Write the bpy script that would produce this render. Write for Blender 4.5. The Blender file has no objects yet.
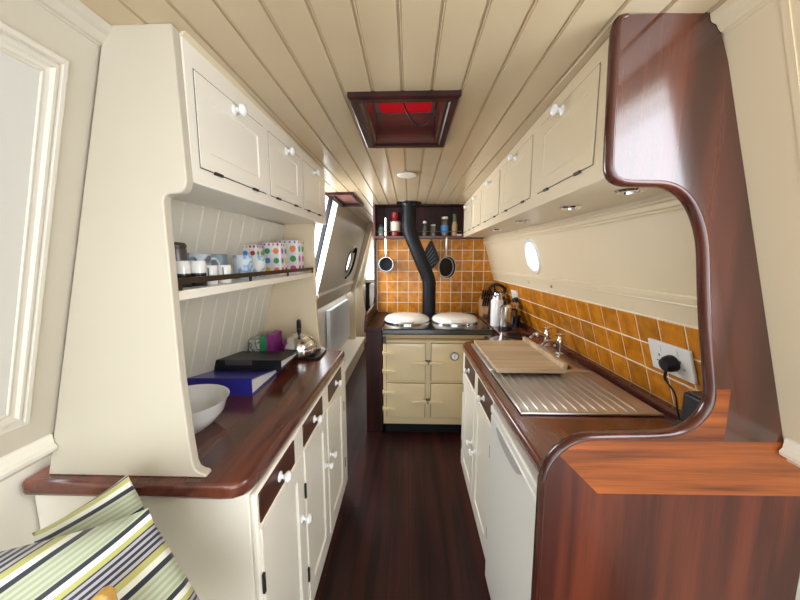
import bpy, bmesh, math, random
from mathutils import Vector, Matrix, Euler
random.seed(7)
C = bpy.context.scene.collection
PI = math.pi
R = math.radians

# ------------------------------------------------------------------ camera, world, lights, exposure
cam = bpy.data.cameras.new('camera'); co = bpy.data.objects.new('camera', cam); C.objects.link(co)
cam.sensor_fit = 'HORIZONTAL'; cam.sensor_width = 36.0; cam.lens = 36.0 * 318 / 800; cam.clip_start = 0.02
co.location = (0, 0, 1.41); co.rotation_euler = (PI/2 - 0.1267, 0, 0.0298)
bpy.context.scene.camera = co
w = bpy.data.worlds.new('sky'); bpy.context.scene.world = w; w.use_nodes = True
bg = w.node_tree.nodes['Background']; bg.inputs[0].default_value = (0.86, 0.93, 1.0, 1); bg.inputs[1].default_value = 4.0
def area(name, loc, target, sx, sy, power, col=(1, 1, 1), spread=180):
    l = bpy.data.lights.new(name, 'AREA'); l.shape = 'RECTANGLE'; l.size = sx; l.size_y = sy; l.energy = power; l.color = col; l.spread = R(spread)
    o = bpy.data.objects.new(name, l); C.objects.link(o); o.location = loc
    o.rotation_euler = (Vector(target) - Vector(loc)).to_track_quat('-Z', 'Y').to_euler(); return o
area('near_right_window_light', (0.735, 0.33, 1.60), (0.0, 0.42, 1.48), 0.44, 0.70, 4.6, (0.84, 0.92, 1.0))
area('rear_left_window_light', (-0.70, -0.70, 1.55), (0.5, 0.6, 1.3), 0.7, 0.5, 2.7, (1.0, 0.97, 0.92))
area('rear_right_window_light', (0.68, -0.85, 1.55), (-0.4, 0.6, 1.3), 0.6, 0.5, 0.5, (1.0, 0.97, 0.92))
area('stern_fill_light', (0.0, -1.15, 1.45), (0.0, 2.0, 1.2), 0.9, 0.8, 0.4, (1.0, 0.95, 0.88))  # added fill lamp at the open rear end; no door is built there
area('side_hatch_light', (-0.86, 2.47, 1.55), (0.2, 2.5, 1.2), 0.7, 0.7, 13, (0.96, 0.98, 1.0))
area('saloon_light', (0.1, 5.2, 1.80), (0.0, 5.2, 0.0), 1.0, 1.2, 14, (1.0, 0.97, 0.93))
vs = bpy.context.scene.view_settings
bpy.context.scene.display_settings.display_device = 'sRGB'
vs.view_transform = 'Standard'; vs.look = 'None'; vs.gamma = 1.0; vs.use_curve_mapping = False; vs.exposure = 0.3

# ------------------------------------------------------------------ materials
MATS = {}
def mat(name, col, rough=0.5, metal=0.0, coat=0.0, noise=0.0, nscale=8.0, bump=0.0, bscale=60.0, trans=0.0, emis=None, estr=0.0, spec=0.5):
    if name in MATS: return MATS[name]
    m = bpy.data.materials.new(name); m.use_nodes = True; nt = m.node_tree; b = nt.nodes['Principled BSDF']
    b.inputs['Base Color'].default_value = (*col, 1); b.inputs['Roughness'].default_value = rough; b.inputs['Metallic'].default_value = metal
    b.inputs['Coat Weight'].default_value = coat; b.inputs['Coat Roughness'].default_value = 0.08
    b.inputs['Transmission Weight'].default_value = trans; b.inputs['Specular IOR Level'].default_value = spec
    if emis: b.inputs['Emission Color'].default_value = (*emis, 1); b.inputs['Emission Strength'].default_value = estr
    tc = nt.nodes.new('ShaderNodeTexCoord')
    if noise > 0:
        n = nt.nodes.new('ShaderNodeTexNoise'); n.inputs['Scale'].default_value = nscale; n.inputs['Detail'].default_value = 4
        nt.links.new(tc.outputs['Object'], n.inputs['Vector'])
        r = nt.nodes.new('ShaderNodeValToRGB'); r.color_ramp.elements[0].position = 0.3; r.color_ramp.elements[1].position = 0.7
        r.color_ramp.elements[0].color = (*[c * (1 - noise) for c in col], 1); r.color_ramp.elements[1].color = (*[min(1, c * (1 + noise)) for c in col], 1)
        nt.links.new(n.outputs['Fac'], r.inputs['Fac']); nt.links.new(r.outputs['Color'], b.inputs['Base Color'])
    if bump > 0:
        n2 = nt.nodes.new('ShaderNodeTexNoise'); n2.inputs['Scale'].default_value = bscale; n2.inputs['Detail'].default_value = 3
        nt.links.new(tc.outputs['Object'], n2.inputs['Vector'])
        bp = nt.nodes.new('ShaderNodeBump'); bp.inputs['Strength'].default_value = bump; bp.inputs['Distance'].default_value = 0.003
        nt.links.new(n2.outputs['Fac'], bp.inputs['Height']); nt.links.new(bp.outputs['Normal'], b.inputs['Normal'])
    MATS[name] = m; return m
def wood(name, axis, dark, light, rough=0.30, coat=0.35, scale=1.0, band=0.22, fleck=0.0):
    if name in MATS: return MATS[name]
    m = bpy.data.materials.new(name); m.use_nodes = True; nt = m.node_tree; b = nt.nodes['Principled BSDF']; L = nt.links.new
    tc = nt.nodes.new('ShaderNodeTexCoord'); mp = nt.nodes.new('ShaderNodeMapping')
    s = [16.0 * scale] * 3; s[axis] = 0.9 * scale; mp.inputs['Scale'].default_value = s
    L(tc.outputs['Object'], mp.inputs['Vector'])
    n = nt.nodes.new('ShaderNodeTexNoise'); n.inputs['Scale'].default_value = 1.0; n.inputs['Detail'].default_value = 2.5; n.inputs['Distortion'].default_value = 0.4
    L(mp.outputs['Vector'], n.inputs['Vector'])
    mp2 = nt.nodes.new('ShaderNodeMapping'); s2 = [260.0] * 3; s2[axis] = 9.0; mp2.inputs['Scale'].default_value = s2; L(tc.outputs['Object'], mp2.inputs['Vector'])
    n2 = nt.nodes.new('ShaderNodeTexNoise'); n2.inputs['Scale'].default_value = 1.0; n2.inputs['Detail'].default_value = 2; L(mp2.outputs['Vector'], n2.inputs['Vector'])
    mx = nt.nodes.new('ShaderNodeMath'); mx.operation = 'MULTIPLY_ADD'; mx.inputs[1].default_value = band; L(n2.outputs['Fac'], mx.inputs[0]); L(n.outputs['Fac'], mx.inputs[2])
    r = nt.nodes.new('ShaderNodeValToRGB'); r.color_ramp.elements[0].position = 0.38 + band * 0.5; r.color_ramp.elements[1].position = 0.66 + band * 0.5
    r.color_ramp.elements[0].color = (*dark, 1); r.color_ramp.elements[1].color = (*light, 1)
    L(mx.outputs[0], r.inputs['Fac']); L(r.outputs['Color'], b.inputs['Base Color'])
    b.inputs['Roughness'].default_value = rough; b.inputs['Coat Weight'].default_value = coat; b.inputs['Coat Roughness'].default_value = 0.12; b.inputs['Specular IOR Level'].default_value = 0.25 if max(light) < 0.06 else 0.5
    bp = nt.nodes.new('ShaderNodeBump'); bp.inputs['Strength'].default_value = 0.12; bp.inputs['Distance'].default_value = 0.001
    L(n2.outputs['Fac'], bp.inputs['Height']); L(bp.outputs['Normal'], b.inputs['Normal'])
    MATS[name] = m; return m
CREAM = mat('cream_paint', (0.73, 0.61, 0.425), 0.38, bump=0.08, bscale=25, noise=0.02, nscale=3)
CREAML = mat('cream_paint_shaded', (0.56, 0.505, 0.405), 0.36, bump=0.08, bscale=25, noise=0.02, nscale=3)  # same cream paint; the left side's cooler, dimmer light is in the colour
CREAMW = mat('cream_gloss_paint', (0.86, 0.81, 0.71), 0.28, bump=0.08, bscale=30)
CEIL = mat('ceiling_cream_gloss', (0.57, 0.445, 0.28), 0.20, bump=0.22, bscale=14, noise=0.03, nscale=5)
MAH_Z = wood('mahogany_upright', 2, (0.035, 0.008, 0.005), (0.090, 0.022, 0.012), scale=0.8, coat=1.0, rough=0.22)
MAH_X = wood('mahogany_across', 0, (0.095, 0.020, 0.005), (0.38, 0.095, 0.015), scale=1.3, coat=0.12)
MAH_Y = wood('mahogany_along', 1, (0.070, 0.017, 0.011), (0.170, 0.044, 0.024), rough=0.22)
MAHD = wood('dark_mahogany', 2, (0.016, 0.004, 0.0035), (0.042, 0.009, 0.007), coat=0.1)
MAHL = wood('mahogany_lip', 2, (0.05, 0.012, 0.008), (0.10, 0.024, 0.014), rough=0.2)
CERAM = mat('white_ceramic', (0.85, 0.85, 0.84), 0.12, coat=0.5)
CHROME = mat('chrome', (0.75, 0.75, 0.75), 0.12, 1.0)
STEEL = mat('brushed_steel', (0.72, 0.72, 0.72), 0.36, 1.0, bump=0.05, bscale=200)
BLACK = mat('black_enamel', (0.012, 0.012, 0.014), 0.18, coat=0.4)
BLACKM = mat('matt_black', (0.005, 0.0055, 0.008), 0.45, spec=0.25)
BLACKP = mat('black_plastic', (0.010, 0.010, 0.012), 0.4, spec=0.3)
WPLAST = mat('white_plastic', (0.82, 0.82, 0.80), 0.3)
ENAMEL = mat('cream_enamel', (0.68, 0.55, 0.33), 0.14, coat=0.5)
BRASS = mat('aged_brass', (0.30, 0.20, 0.08), 0.35, 1.0)
BRONZE = mat('dark_bronze', (0.07, 0.055, 0.04), 0.35, 0.8)
GLASS = mat('clear_glass', (1, 1, 1), 0.02, trans=1.0)
GROUT = mat('white_grout', (0.85, 0.78, 0.62), 0.8)
IRON = mat('dark_hinge', (0.04, 0.035, 0.03), 0.45, 0.6)

# ------------------------------------------------------------------ helpers
def obj(name, bm, m, parent=None, bevel=0, seg=2, smooth=True, solid=0, mats=None, angle=35):
    me = bpy.data.meshes.new(name)
    bmesh.ops.recalc_face_normals(bm, faces=bm.faces[:])
    if parent is not None:
        root = parent
        while root.parent: root = root.parent
        bmesh.ops.transform(bm, matrix=root.matrix_basis.inverted(), verts=bm.verts[:])
    bm.to_mesh(me); bm.free()
    for q in (mats or [m]): me.materials.append(q)
    if smooth:
        for p in me.polygons: p.use_smooth = True
        me.set_sharp_from_angle(angle=R(angle))
    o = bpy.data.objects.new(name, me); C.objects.link(o)
    if parent is not None: o.parent = parent
    if bevel:
        b = o.modifiers.new('bevel', 'BEVEL'); b.width = bevel; b.segments = seg; b.limit_method = 'ANGLE'; b.angle_limit = R(40)
        b.harden_normals = False
    if solid:
        s = o.modifiers.new('solid', 'SOLIDIFY'); s.thickness = solid; s.offset = -1
    return o
def thing(name, label, cat, loc=(0, 0, 0), group=None, rz=0):
    o = bpy.data.objects.new(name, None); C.objects.link(o); o.empty_display_size = 0.05
    o.location = loc; o.rotation_euler = (0, 0, rz); o['label'] = label; o['category'] = cat
    if group: o['group'] = group
    bpy.context.view_layer.update(); o.matrix_basis; return o
def tag(o, label, cat, group=None):
    o['label'] = label; o['category'] = cat
    if group: o['group'] = group
    return o
def struct(o, label=None):
    o['kind'] = 'structure'
    if label: o['label'] = label
    return o
def V(*a): return Vector(a)
def box(bm, x0, x1, y0, y1, z0, z1, M=None, mi=0):
    vs_ = [V(x, y, z) for x in (x0, x1) for y in (y0, y1) for z in (z0, z1)]
    if M: vs_ = [M(*v) for v in vs_]
    v = [bm.verts.new(p) for p in vs_]
    for f in ((0, 1, 3, 2), (4, 6, 7, 5), (0, 4, 5, 1), (2, 3, 7, 6), (0, 2, 6, 4), (1, 5, 7, 3)):
        fa = bm.faces.new([v[i] for i in f]); fa.material_index = mi
    return bm
def B(*a, **k): return box(bmesh.new(), *a, **k)
def prism(bm, pts, axis, a0, a1, M=None):
    def mk(p, a):
        if axis == 0: q = (a, p[0], p[1])
        elif axis == 1: q = (p[0], a, p[1])
        else: q = (p[0], p[1], a)
        return M(*q) if M else V(*q)
    A = [bm.verts.new(mk(p, a0)) for p in pts]; D = [bm.verts.new(mk(p, a1)) for p in pts]
    bm.faces.new(A); bm.faces.new(D[::-1]); n = len(pts)
    for i in range(n): bm.faces.new([A[i], A[(i+1) % n], D[(i+1) % n], D[i]])
    return bm
def tube(bm, pts, r, seg=12, cap=True, flat=None):
    pts = [Vector(p) for p in pts]; n = len(pts); rs = r if isinstance(r, (list, tuple)) else [r] * n
    rings = []; up = None
    for i, p in enumerate(pts):
        t = (pts[min(i+1, n-1)] - pts[max(i-1, 0)]).normalized()
        if up is None: up = t.orthogonal().normalized()
        up = (up - t * up.dot(t)).normalized(); s = t.cross(up)
        rings.append([bm.verts.new(p + (up * math.cos(2*PI*k/seg) + s * math.sin(2*PI*k/seg)) * rs[i]) for k in range(seg)])
    for a, b in zip(rings, rings[1:]):
        for k in range(seg): bm.faces.new([a[k], a[(k+1) % seg], b[(k+1) % seg], b[k]])
    if cap:
        bm.faces.new(rings[0][::-1]); bm.faces.new(rings[-1])
    return bm
def lathe(bm, prof, o=(0, 0, 0), ax=(0, 0, 1), seg=32, sx=1.0, sy=1.0, mi=0):
    o = Vector(o); q = Vector((0, 0, 1)).rotation_difference(Vector(ax).normalized()).to_matrix()
    rings = []
    for r, h in prof:
        if r < 1e-6: rings.append([bm.verts.new(o + q @ V(0, 0, h))])
        else: rings.append([bm.verts.new(o + q @ V(r*sx*math.cos(2*PI*k/seg), r*sy*math.sin(2*PI*k/seg), h)) for k in range(seg)])
    for a, b in zip(rings, rings[1:]):
        for k in range(seg):
            k2 = (k+1) % seg
            if len(a) == 1 and len(b) == 1: continue
            if len(a) == 1: f = [a[0], b[k2], b[k]]
            elif len(b) == 1: f = [a[k], a[k2], b[0]]
            else: f = [a[k], a[k2], b[k2], b[k]]
            bm.faces.new(f).material_index = mi
    return bm
def smooth(pts, n=6, closed=False):
    P = [Vector(p) for p in pts]; out = []; N = len(P)
    for i in range(N if closed else N-1):
        g = lambda j: P[j % N] if closed else P[max(0, min(N-1, j))]
        a, b, c, d = g(i-1), g(i), g(i+1), g(i+2)
        for k in range(n):
            t = k / n
            out.append(0.5 * ((2*b) + (-a+c)*t + (2*a-5*b+4*c-d)*t*t + (-a+3*b-3*c+d)*t**3))
    if not closed: out.append(P[-1])
    return out
def rrect(x0, x1, y0, y1, r, n=5):
    out = []
    for cx, cy, a in ((x1-r, y1-r, 0), (x0+r, y1-r, 90), (x0+r, y0+r, 180), (x1-r, y0+r, 270)):
        for k in range(n+1):
            t = R(a + 90*k/n); out.append((cx + r*math.cos(t), cy + r*math.sin(t)))
    return out
# framed panel door in (u, v, n) coordinates: n is the outward normal, front face at n=0
def door_bm(u0, u1, v0, v1, M, b=0.045, t=0.018, d=0.008, raise_=False):
    bm = bmesh.new()
    rects = [(0, -t), (0, 0), (b, 0), (b+0.004, -d*0.5), (b+0.010, -d)]
    if raise_: rects += [(b+0.030, -d), (b+0.045, -0.002)]
    rings = []
    for o_, n_ in rects:
        rings.append([bm.verts.new(M(*q)) for q in ((u0+o_, v0+o_, n_), (u1-o_, v0+o_, n_), (u1-o_, v1-o_, n_), (u0+o_, v1-o_, n_))])
    for a, c in zip(rings, rings[1:]):
        for k in range(4): bm.faces.new([a[k], a[(k+1) % 4], c[(k+1) % 4], c[k]])
    bm.faces.new(rings[0][::-1]); bm.faces.new(rings[-1]); return bm
def knob_bm(p, n, s=1.0):
    prof = [(0, 0), (0.0145, 0), (0.0150, 0.002), (0.0125, 0.0045), (0.007, 0.006), (0.006, 0.013), (0.011, 0.016), (0.0155, 0.021), (0.0160, 0.026), (0.0125, 0.031), (0.006, 0.0335), (0, 0.034)]
    return lathe(bmesh.new(), [(r*s, h*s) for r, h in prof], p, n, 20)

# ------------------------------------------------------------------ the setting
# slanted cabin sides: X = a + s*z
LA, LS = -1.1275, 0.26
RA, RS = 0.841 + 0.29*1.2075, -0.29
NA, NS = 0.619 + 0.28*1.849, -0.28
def Lx(z): return LA + LS*z
def Rx(z): return RA + RS*z
def Nx(z): return NA + NS*z
def slant(a, s, out):      # (u along Y, v = z, n = inward offset)
    k = math.sqrt(1+s*s)
    sg = -out
    return lambda u, v, n: V(a + s*v + sg*n/k, u, v - sg*s*n/k)
ML = slant(LA, LS, -1); MR = slant(RA, RS, 1); MN = slant(NA, NS, 1)
def slab(bm, M, u0, u1, v0, v1, t=0.03): return box(bm, u0, u1, v0, v1, -t, 0, M)
def holed(bm, M, u0, u1, v0, v1, cu, cv, r, t=0.03):
    q = r + 0.08; n = 32
    for a in ((u0, cu-q, v0, v1), (cu+q, u1, v0, v1), (cu-q, cu+q, v0, cv-q), (cu-q, cu+q, cv+q, v1)): slab(bm, M, *a, t)
    rings = []
    for rad, nn in ((None, 0), (r, 0), (r, -t), (None, -t)):
        ring = []
        for k in range(n):
            th = 2*PI*(k+0.5)/n; c, s = math.cos(th), math.sin(th)
            f = q/max(abs(c), abs(s)) if rad is None else rad
            ring.append(bm.verts.new(M(cu+f*c, cv+f*s, nn)))
        rings.append(ring)
    for a, b in zip(rings, rings[1:]):
        for k in range(n): bm.faces.new([a[k], a[(k+1) % n], b[(k+1) % n], b[k]])
    return bm
YB = 3.2; YE = 6.3
# floor with plank grooves
def floor_mat():
    m = wood('floor_mahogany', 1, (0.013, 0.0042, 0.004), (0.040, 0.010, 0.009), rough=0.36, coat=0.08)
    nt = m.node_tree; L = nt.links.new; b = nt.nodes['Principled BSDF']
    ramp = b.inputs['Base Color'].links[0].from_socket
    tc = nt.nodes.new('ShaderNodeTexCoord'); mp = nt.nodes.new('ShaderNodeMapping'); mp.inputs['Rotation'].default_value = (0, 0, PI/2)
    L(tc.outputs['Object'], mp.inputs['Vector'])
    br = nt.nodes.new('ShaderNodeTexBrick'); br.inputs['Scale'].default_value = 1; br.inputs['Brick Width'].default_value = 1.1; br.inputs['Row Height'].default_value = 0.092
    br.inputs['Mortar Size'].default_value = 0.0012; br.inputs['Color1'].default_value = (1.5, 1.25, 1.2, 1); br.inputs['Color2'].default_value = (0.75, 0.75, 0.8, 1); br.inputs['Mortar'].default_value = (0.2, 0.2, 0.2, 1)
    L(mp.outputs['Vector'], br.inputs['Vector'])
    mx = nt.nodes.new('ShaderNodeMix'); mx.data_type = 'RGBA'; mx.blend_type = 'MULTIPLY'; mx.inputs[0].default_value = 1
    L(ramp, mx.inputs[6]); L(br.outputs['Color'], mx.inputs[7]); L(mx.outputs[2], b.inputs['Base Color'])
    return m
struct(obj('floor', B(-1.0, 1.0, -1.25, YE, -0.04, 0), floor_mat()), 'dark red mahogany plank floor')
# ceiling: cambered planks with V grooves, holes for the two hatches
def ceil_z(x, y): return 1.895 - 0.02*x*x + 0.012*(y-0.7)
gx = [-0.0240 + 0.0862*k for k in range(-9, 10)]
HX0, HX1, HY0, HY1 = -0.143, 0.107, 1.040, 1.395
KX0, KX1, KY0, KY1 = -0.618, -0.450, 2.47, 3.02
prof = [(-0.74, 0)]
for g in gx:
    prof += [(g-0.0045, 0), (g-0.0025, 0.005), (g+0.0008, 0.005), (g+0.0020, 0.0), (g+0.0050, 0.0022), (g+0.0062, 0)]
prof += [(0.80, 0)]
prof = [p for p in prof if -0.74 <= p[0] <= 0.80]
xs = sorted(set([p[0] for p in prof] + [HX0, HX1, KX0, KX1])); pd = dict(prof)
ys = [-1.25, 0.0, HY0, HY1, 2.2, KY0, KY1, 4.2, YE]
bm = bmesh.new(); grid = {}
for i, x in enumerate(xs):
    for j, y in enumerate(ys): grid[i, j] = bm.verts.new((x, y, ceil_z(x, y) + pd.get(x, 0)))
for i in range(len(xs)-1):
    for j in range(len(ys)-1):
        xm = (xs[i]+xs[i+1])/2; ym = (ys[j]+ys[j+1])/2
        if HX0 < xm < HX1 and HY0 < ym < HY1: continue
        if KX0 < xm < KX1 and KY0 < ym < KY1: continue
        bm.faces.new([grid[i, j], grid[i, j+1], grid[i+1, j+1], grid[i+1, j]])
bmesh.ops.delete(bm, geom=[v for v in bm.verts if not v.link_faces], context='VERTS')
co_ = obj('ceiling', bm, CEIL, smooth=False); struct(co_, 'cream gloss tongue and groove boarded ceiling')
sm = co_.modifiers.new('solid', 'SOLIDIFY'); sm.thickness = 0.03; sm.offset = 1
for p in co_.data.polygons:
    sm.offset = 1 if p.normal.z > 0 else -1
    break
# left side
SH0, SH1, SV0 = 2.08, 2.88, 1.08        # side hatch opening
bm = bmesh.new(); slab(bm, ML, 0.05, SH0, 0.93, 1.98); slab(bm, ML, SH0, SH1, 0.93, SV0)
slab(bm, ML, -1.25, -0.25, 0.93, 1.98); slab(bm, ML, -0.25, 0.05, 0.93, 1.15)
holed(bm, ML, SH1, YE, 0.93, 1.98, 4.02, 1.38, 0.13, 0.008)
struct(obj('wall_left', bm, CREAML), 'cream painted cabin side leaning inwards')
struct(obj('wall_left_lower', B(-0.98, -0.945, -1.25, YE, 0, 0.935), CREAMW), 'cream lower hull lining below the gunwale')
# right side: near length and galley length
bm = bmesh.new(); slab(bm, MN, 0.56, 0.74, 0.95, 1.98); slab(bm, MN, -1.25, 0.12, 0.95, 1.98); slab(bm, MN, 0.12, 0.56, 0.95, 1.18); slab(bm, MN, 0.12, 0.56, 1.855, 1.98); 
struct(obj('wall_right', bm, CREAM), 'cream painted cabin side beside the mahogany end panel')
bm = bmesh.new(); holed(bm, MR, 0.74, YE, 0.86, 1.98, 2.05, 1.43, 0.105)
struct(obj('wall_right_galley', bm, CREAM), 'cream painted galley side leaning inwards over the worktop')
struct(obj('wall_right_lower', B(0.945, 0.98, -1.25, YE, 0, 0.97), CREAMW), 'cream lower hull lining below the gunwale')
struct(obj('wall_far', B(-1.0, 1.0, YE, YE+0.04, 0, 2.0), CREAM), 'far cream cabin end wall')
struct(obj('wall_back', B(-0.345, 0.93, YB, YB+0.05, 0, 1.95), MAHD), 'bulkhead behind the range cooker')
# narrow panel joint on the near right side
struct(obj('trim_right_joint', box(bmesh.new(), 0.600, 0.612, 0.99, 1.92, 0, 0.002, MN), CREAM))
# sills
def sill(name, M, u0, u1, v):
    pr = [(v-0.016, 0.0), (v-0.016, 0.014), (v-0.010, 0.020), (v-0.001, 0.021), (v+0.004, 0.012), (v+0.012, 0.009), (v+0.024, 0.004), (v+0.026, 0)]
    bm = bmesh.new(); prism(bm, pr, 0, u0, u1, lambda u, a, n: M(u, a, n)); struct(obj(name, bm, CREAMW), 'cream sill moulding along the gunwale')
sill('trim_left_sill', ML, -1.25, 0.70, 0.965)
sill('trim_right_sill', MN, -1.25, 0.70, 0.985)
def ledge(name, M, u0, u1, v, pr, label):
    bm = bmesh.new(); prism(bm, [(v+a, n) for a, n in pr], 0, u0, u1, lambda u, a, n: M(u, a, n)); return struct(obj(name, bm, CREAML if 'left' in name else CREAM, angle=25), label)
COR = [(0.0, 0.0), (0.0, 0.006), (0.006, 0.008), (0.010, 0.012), (0.014, 0.020), (0.024, 0.026), (0.036, 0.029), (0.050, 0.034), (0.058, 0.044), (0.066, 0.052), (0.076, 0.054), (0.10, 0.054), (0.10, 0)]
ledge('trim_left_cornice', ML, -1.25, 0.715, 1.850, [(a*0.42, n*0.42) for a, n in COR], 'cream cornice moulding under the ceiling')
ledge('trim_right_cornice', MN, -1.25, 0.705, 1.850, [(a*0.42, n*0.42) for a, n in COR], 'cream cornice moulding under the ceiling')
DADO = [(0.0, 0.0), (0.0, 0.004), (0.004, 0.006), (0.008, 0.004), (0.012, 0.009), (0.022, 0.009), (0.026, 0.004), (0.030, 0.006), (0.034, 0.004), (0.034, 0)]
ledge('trim_right_dado', MR, 0.745, YB, 1.272, DADO, 'moulded rail on the galley side above the tiles')
ledge('trim_right_upper', MR, 0.745, YB, 1.545, [(a*1.3, n*1.3) for a, n in DADO], 'moulded rail under the wall cupboards')
ledge('trim_left_dado', ML, SH1, YE, 1.045, [(a*1.5, n*2) for a, n in DADO], 'moulded rail along the passage side')
# left shutter panel with moulded frame (built into the near left side)
def frame_bm(u0, u1, v0, v1, M, prof):
    bm = bmesh.new(); rings = []
    for o_, n_ in prof: rings.append([bm.verts.new(M(*q)) for q in ((u0+o_, v0+o_, n_), (u1-o_, v0+o_, n_), (u1-o_, v1-o_, n_), (u0+o_, v1-o_, n_))])
    for a, c in zip(rings, rings[1:]):
        for k in range(4): bm.faces.new([a[k], a[(k+1) % 4], c[(k+1) % 4], c[k]])
    return bm
fr = [(0, 0), (0, 0.008), (0.003, 0.010), (0.010, 0.010), (0.013, 0.005), (0.017, 0.009), (0.023, 0.010), (0.027, 0.004), (0.033, 0.002), (0.038, 0.006), (0.040, 0.006), (0.043, 0.0)]
wn = obj('window_1', B(0.14, 0.605, 1.09, 1.755, 0.0, 0.003, ML), mat('pale_shutter', (0.60, 0.58, 0.53), 0.35, bump=0.1, bscale=12)); struct(wn, 'pale shutter panel closing the near left window')
obj('window_frame', frame_bm(0.10, 0.645, 1.048, 1.790, ML, fr), mat('frame_paint', (0.66, 0.61, 0.52), 0.32), wn, angle=20)
# side hatch: jambs and dark frame line
d1 = obj('door_1', bmesh.new(), CREAMW); 
bpy.data.objects.remove(d1)
bm = bmesh.new()
box(bm, SH1-0.004, SH1+0.004, SV0, 1.95, -0.12, 0.0, ML); box(bm, SH0-0.004, SH0+0.004, SV0, 1.95, -0.12, 0.0, ML); box(bm, SH0, SH1, SV0-0.01, SV0+0.004, -0.12, 0.0, ML)
d1 = struct(obj('door_1', bm, mat('white_gloss_jamb', (0.9, 0.9, 0.88), 0.3)), 'open side hatch with white jambs')
bm = bmesh.new(); box(bm, 2.66, 2.70, SV0, 1.95, -0.03, 0.0, ML)
obj('glazing_bar', bm, BLACKM, d1)
# portholes
def porthole(name, M, cu, cv, r, label, dp=0.03):
    rim = bmesh.new(); c0 = M(cu, cv, 0); nrm = (M(cu, cv, 1) - c0).normalized()
    lathe(rim, [(r-0.012, -dp), (r-0.012, 0.006), (r-0.006, 0.010), (r+0.008, 0.009), (r+0.012, 0.0), (r+0.012, -0.001), (r, -0.002), (r, -dp), (r-0.012, -dp)], c0, nrm, 40)
    g = bmesh.new(); lathe(g, [(0, -dp*0.73), (r-0.012, -dp*0.73), (r-0.012, -dp*0.6), (0, -dp*0.6)], c0, nrm, 40)
    o = struct(obj(name, g, GLASS), label); obj('window_frame', rim, CERAM if 'right' in label else BRONZE, o); return o
wr = porthole('window_2', MR, 2.05, 1.43, 0.105, 'round porthole in the right galley side')
bm = bmesh.new(); tube(bm, [MR(2.03, 1.50, -0.026), MR(2.05, 1.35, -0.026)], 0.003, 6); obj('window_bar', bm, STEEL, wr)
porthole('window_3', ML, 4.02, 1.38, 0.13, 'round porthole far along the left side', 0.008)
obj('window_stay', tube(bmesh.new(), smooth([ML(4.14, 1.50, 0.012), ML(4.17, 1.56, 0.03), ML(4.20, 1.44, 0.035), ML(4.19, 1.30, 0.03), ML(4.12, 1.22, 0.02), ML(4.02, 1.18, 0.01)], 5), 0.014, 8), BLACKM, [o for o in C.objects if o.name == 'window_3'][0])

# ------------------------------------------------------------------ tiles
def tile_mat():
    m = bpy.data.materials.new('amber_tile'); m.use_nodes = True; nt = m.node_tree; b = nt.nodes['Principled BSDF']; L = nt.links.new
    at = nt.nodes.new('ShaderNodeVertexColor'); at.layer_name = 'tint'
    tc = nt.nodes.new('ShaderNodeTexCoord'); n = nt.nodes.new('ShaderNodeTexNoise'); n.inputs['Scale'].default_value = 22; n.inputs['Detail'].default_value = 4; L(tc.outputs['Object'], n.inputs['Vector'])
    r = nt.nodes.new('ShaderNodeValToRGB'); r.color_ramp.elements[0].position = 0.3; r.color_ramp.elements[1].position = 0.72
    r.color_ramp.elements[0].color = (0.42, 0.135, 0.006, 1); r.color_ramp.elements[1].color = (0.70, 0.27, 0.014, 1); L(n.outputs['Fac'], r.inputs['Fac'])
    mx = nt.nodes.new('ShaderNodeMix'); mx.data_type = 'RGBA'; mx.blend_type = 'MULTIPLY'; mx.inputs[0].default_value = 1
    L(r.outputs['Color'], mx.inputs[6]); L(at.outputs['Color'], mx.inputs[7]); L(mx.outputs[2], b.inputs['Base Color'])
    b.inputs['Roughness'].default_value = 0.28; b.inputs['Specular IOR Level'].default_value = 0.3
    bp = nt.nodes.new('ShaderNodeBump'); bp.inputs['Strength'].default_value = 0.25; bp.inputs['Distance'].default_value = 0.003
    L(n.outputs['Fac'], bp.inputs['Height']); L(bp.outputs['Normal'], b.inputs['Normal']); return m
TILE = tile_mat()
def tiles(M, us, vs2, parent, label):
    bm = bmesh.new(); col = bm.loops.layers.color.new('tint'); g = 0.0028
    for u0, u1 in zip(us, us[1:]):
        for v0, v1 in zip(vs2, vs2[1:]):
            k = random.uniform(0.86, 1.12); nf = len(bm.faces)
            rings = []
            for o_, n_ in ((g, 0), (g, 0.004), (g+0.002, 0.0055)):
                rings.append([bm.verts.new(M(*q)) for q in ((u0+o_, v0+o_, n_), (u1-o_, v0+o_, n_), (u1-o_, v1-o_, n_), (u0+o_, v1-o_, n_))])
            fs = [bm.faces.new([a[i], a[(i+1) % 4], c[(i+1) % 4], c[i]]) for a, c in zip(rings, rings[1:]) for i in range(4)]
            fs.append(bm.faces.new(rings[-1]))
            for f in fs:
                for lp in f.loops: lp[col] = (k, k*random.choice([1, 1]), k, 1)
    t = obj('tile_panel', bm, TILE, parent, smooth=False); t['label'] = label
    bm = bmesh.new(); box(bm, us[0], us[-1], vs2[0], vs2[-1], 0, 0.003, M); obj('grout', bm, GROUT, t)
    return t
T = 0.107
yt = 0.841*0+ (7.8)*0
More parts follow.
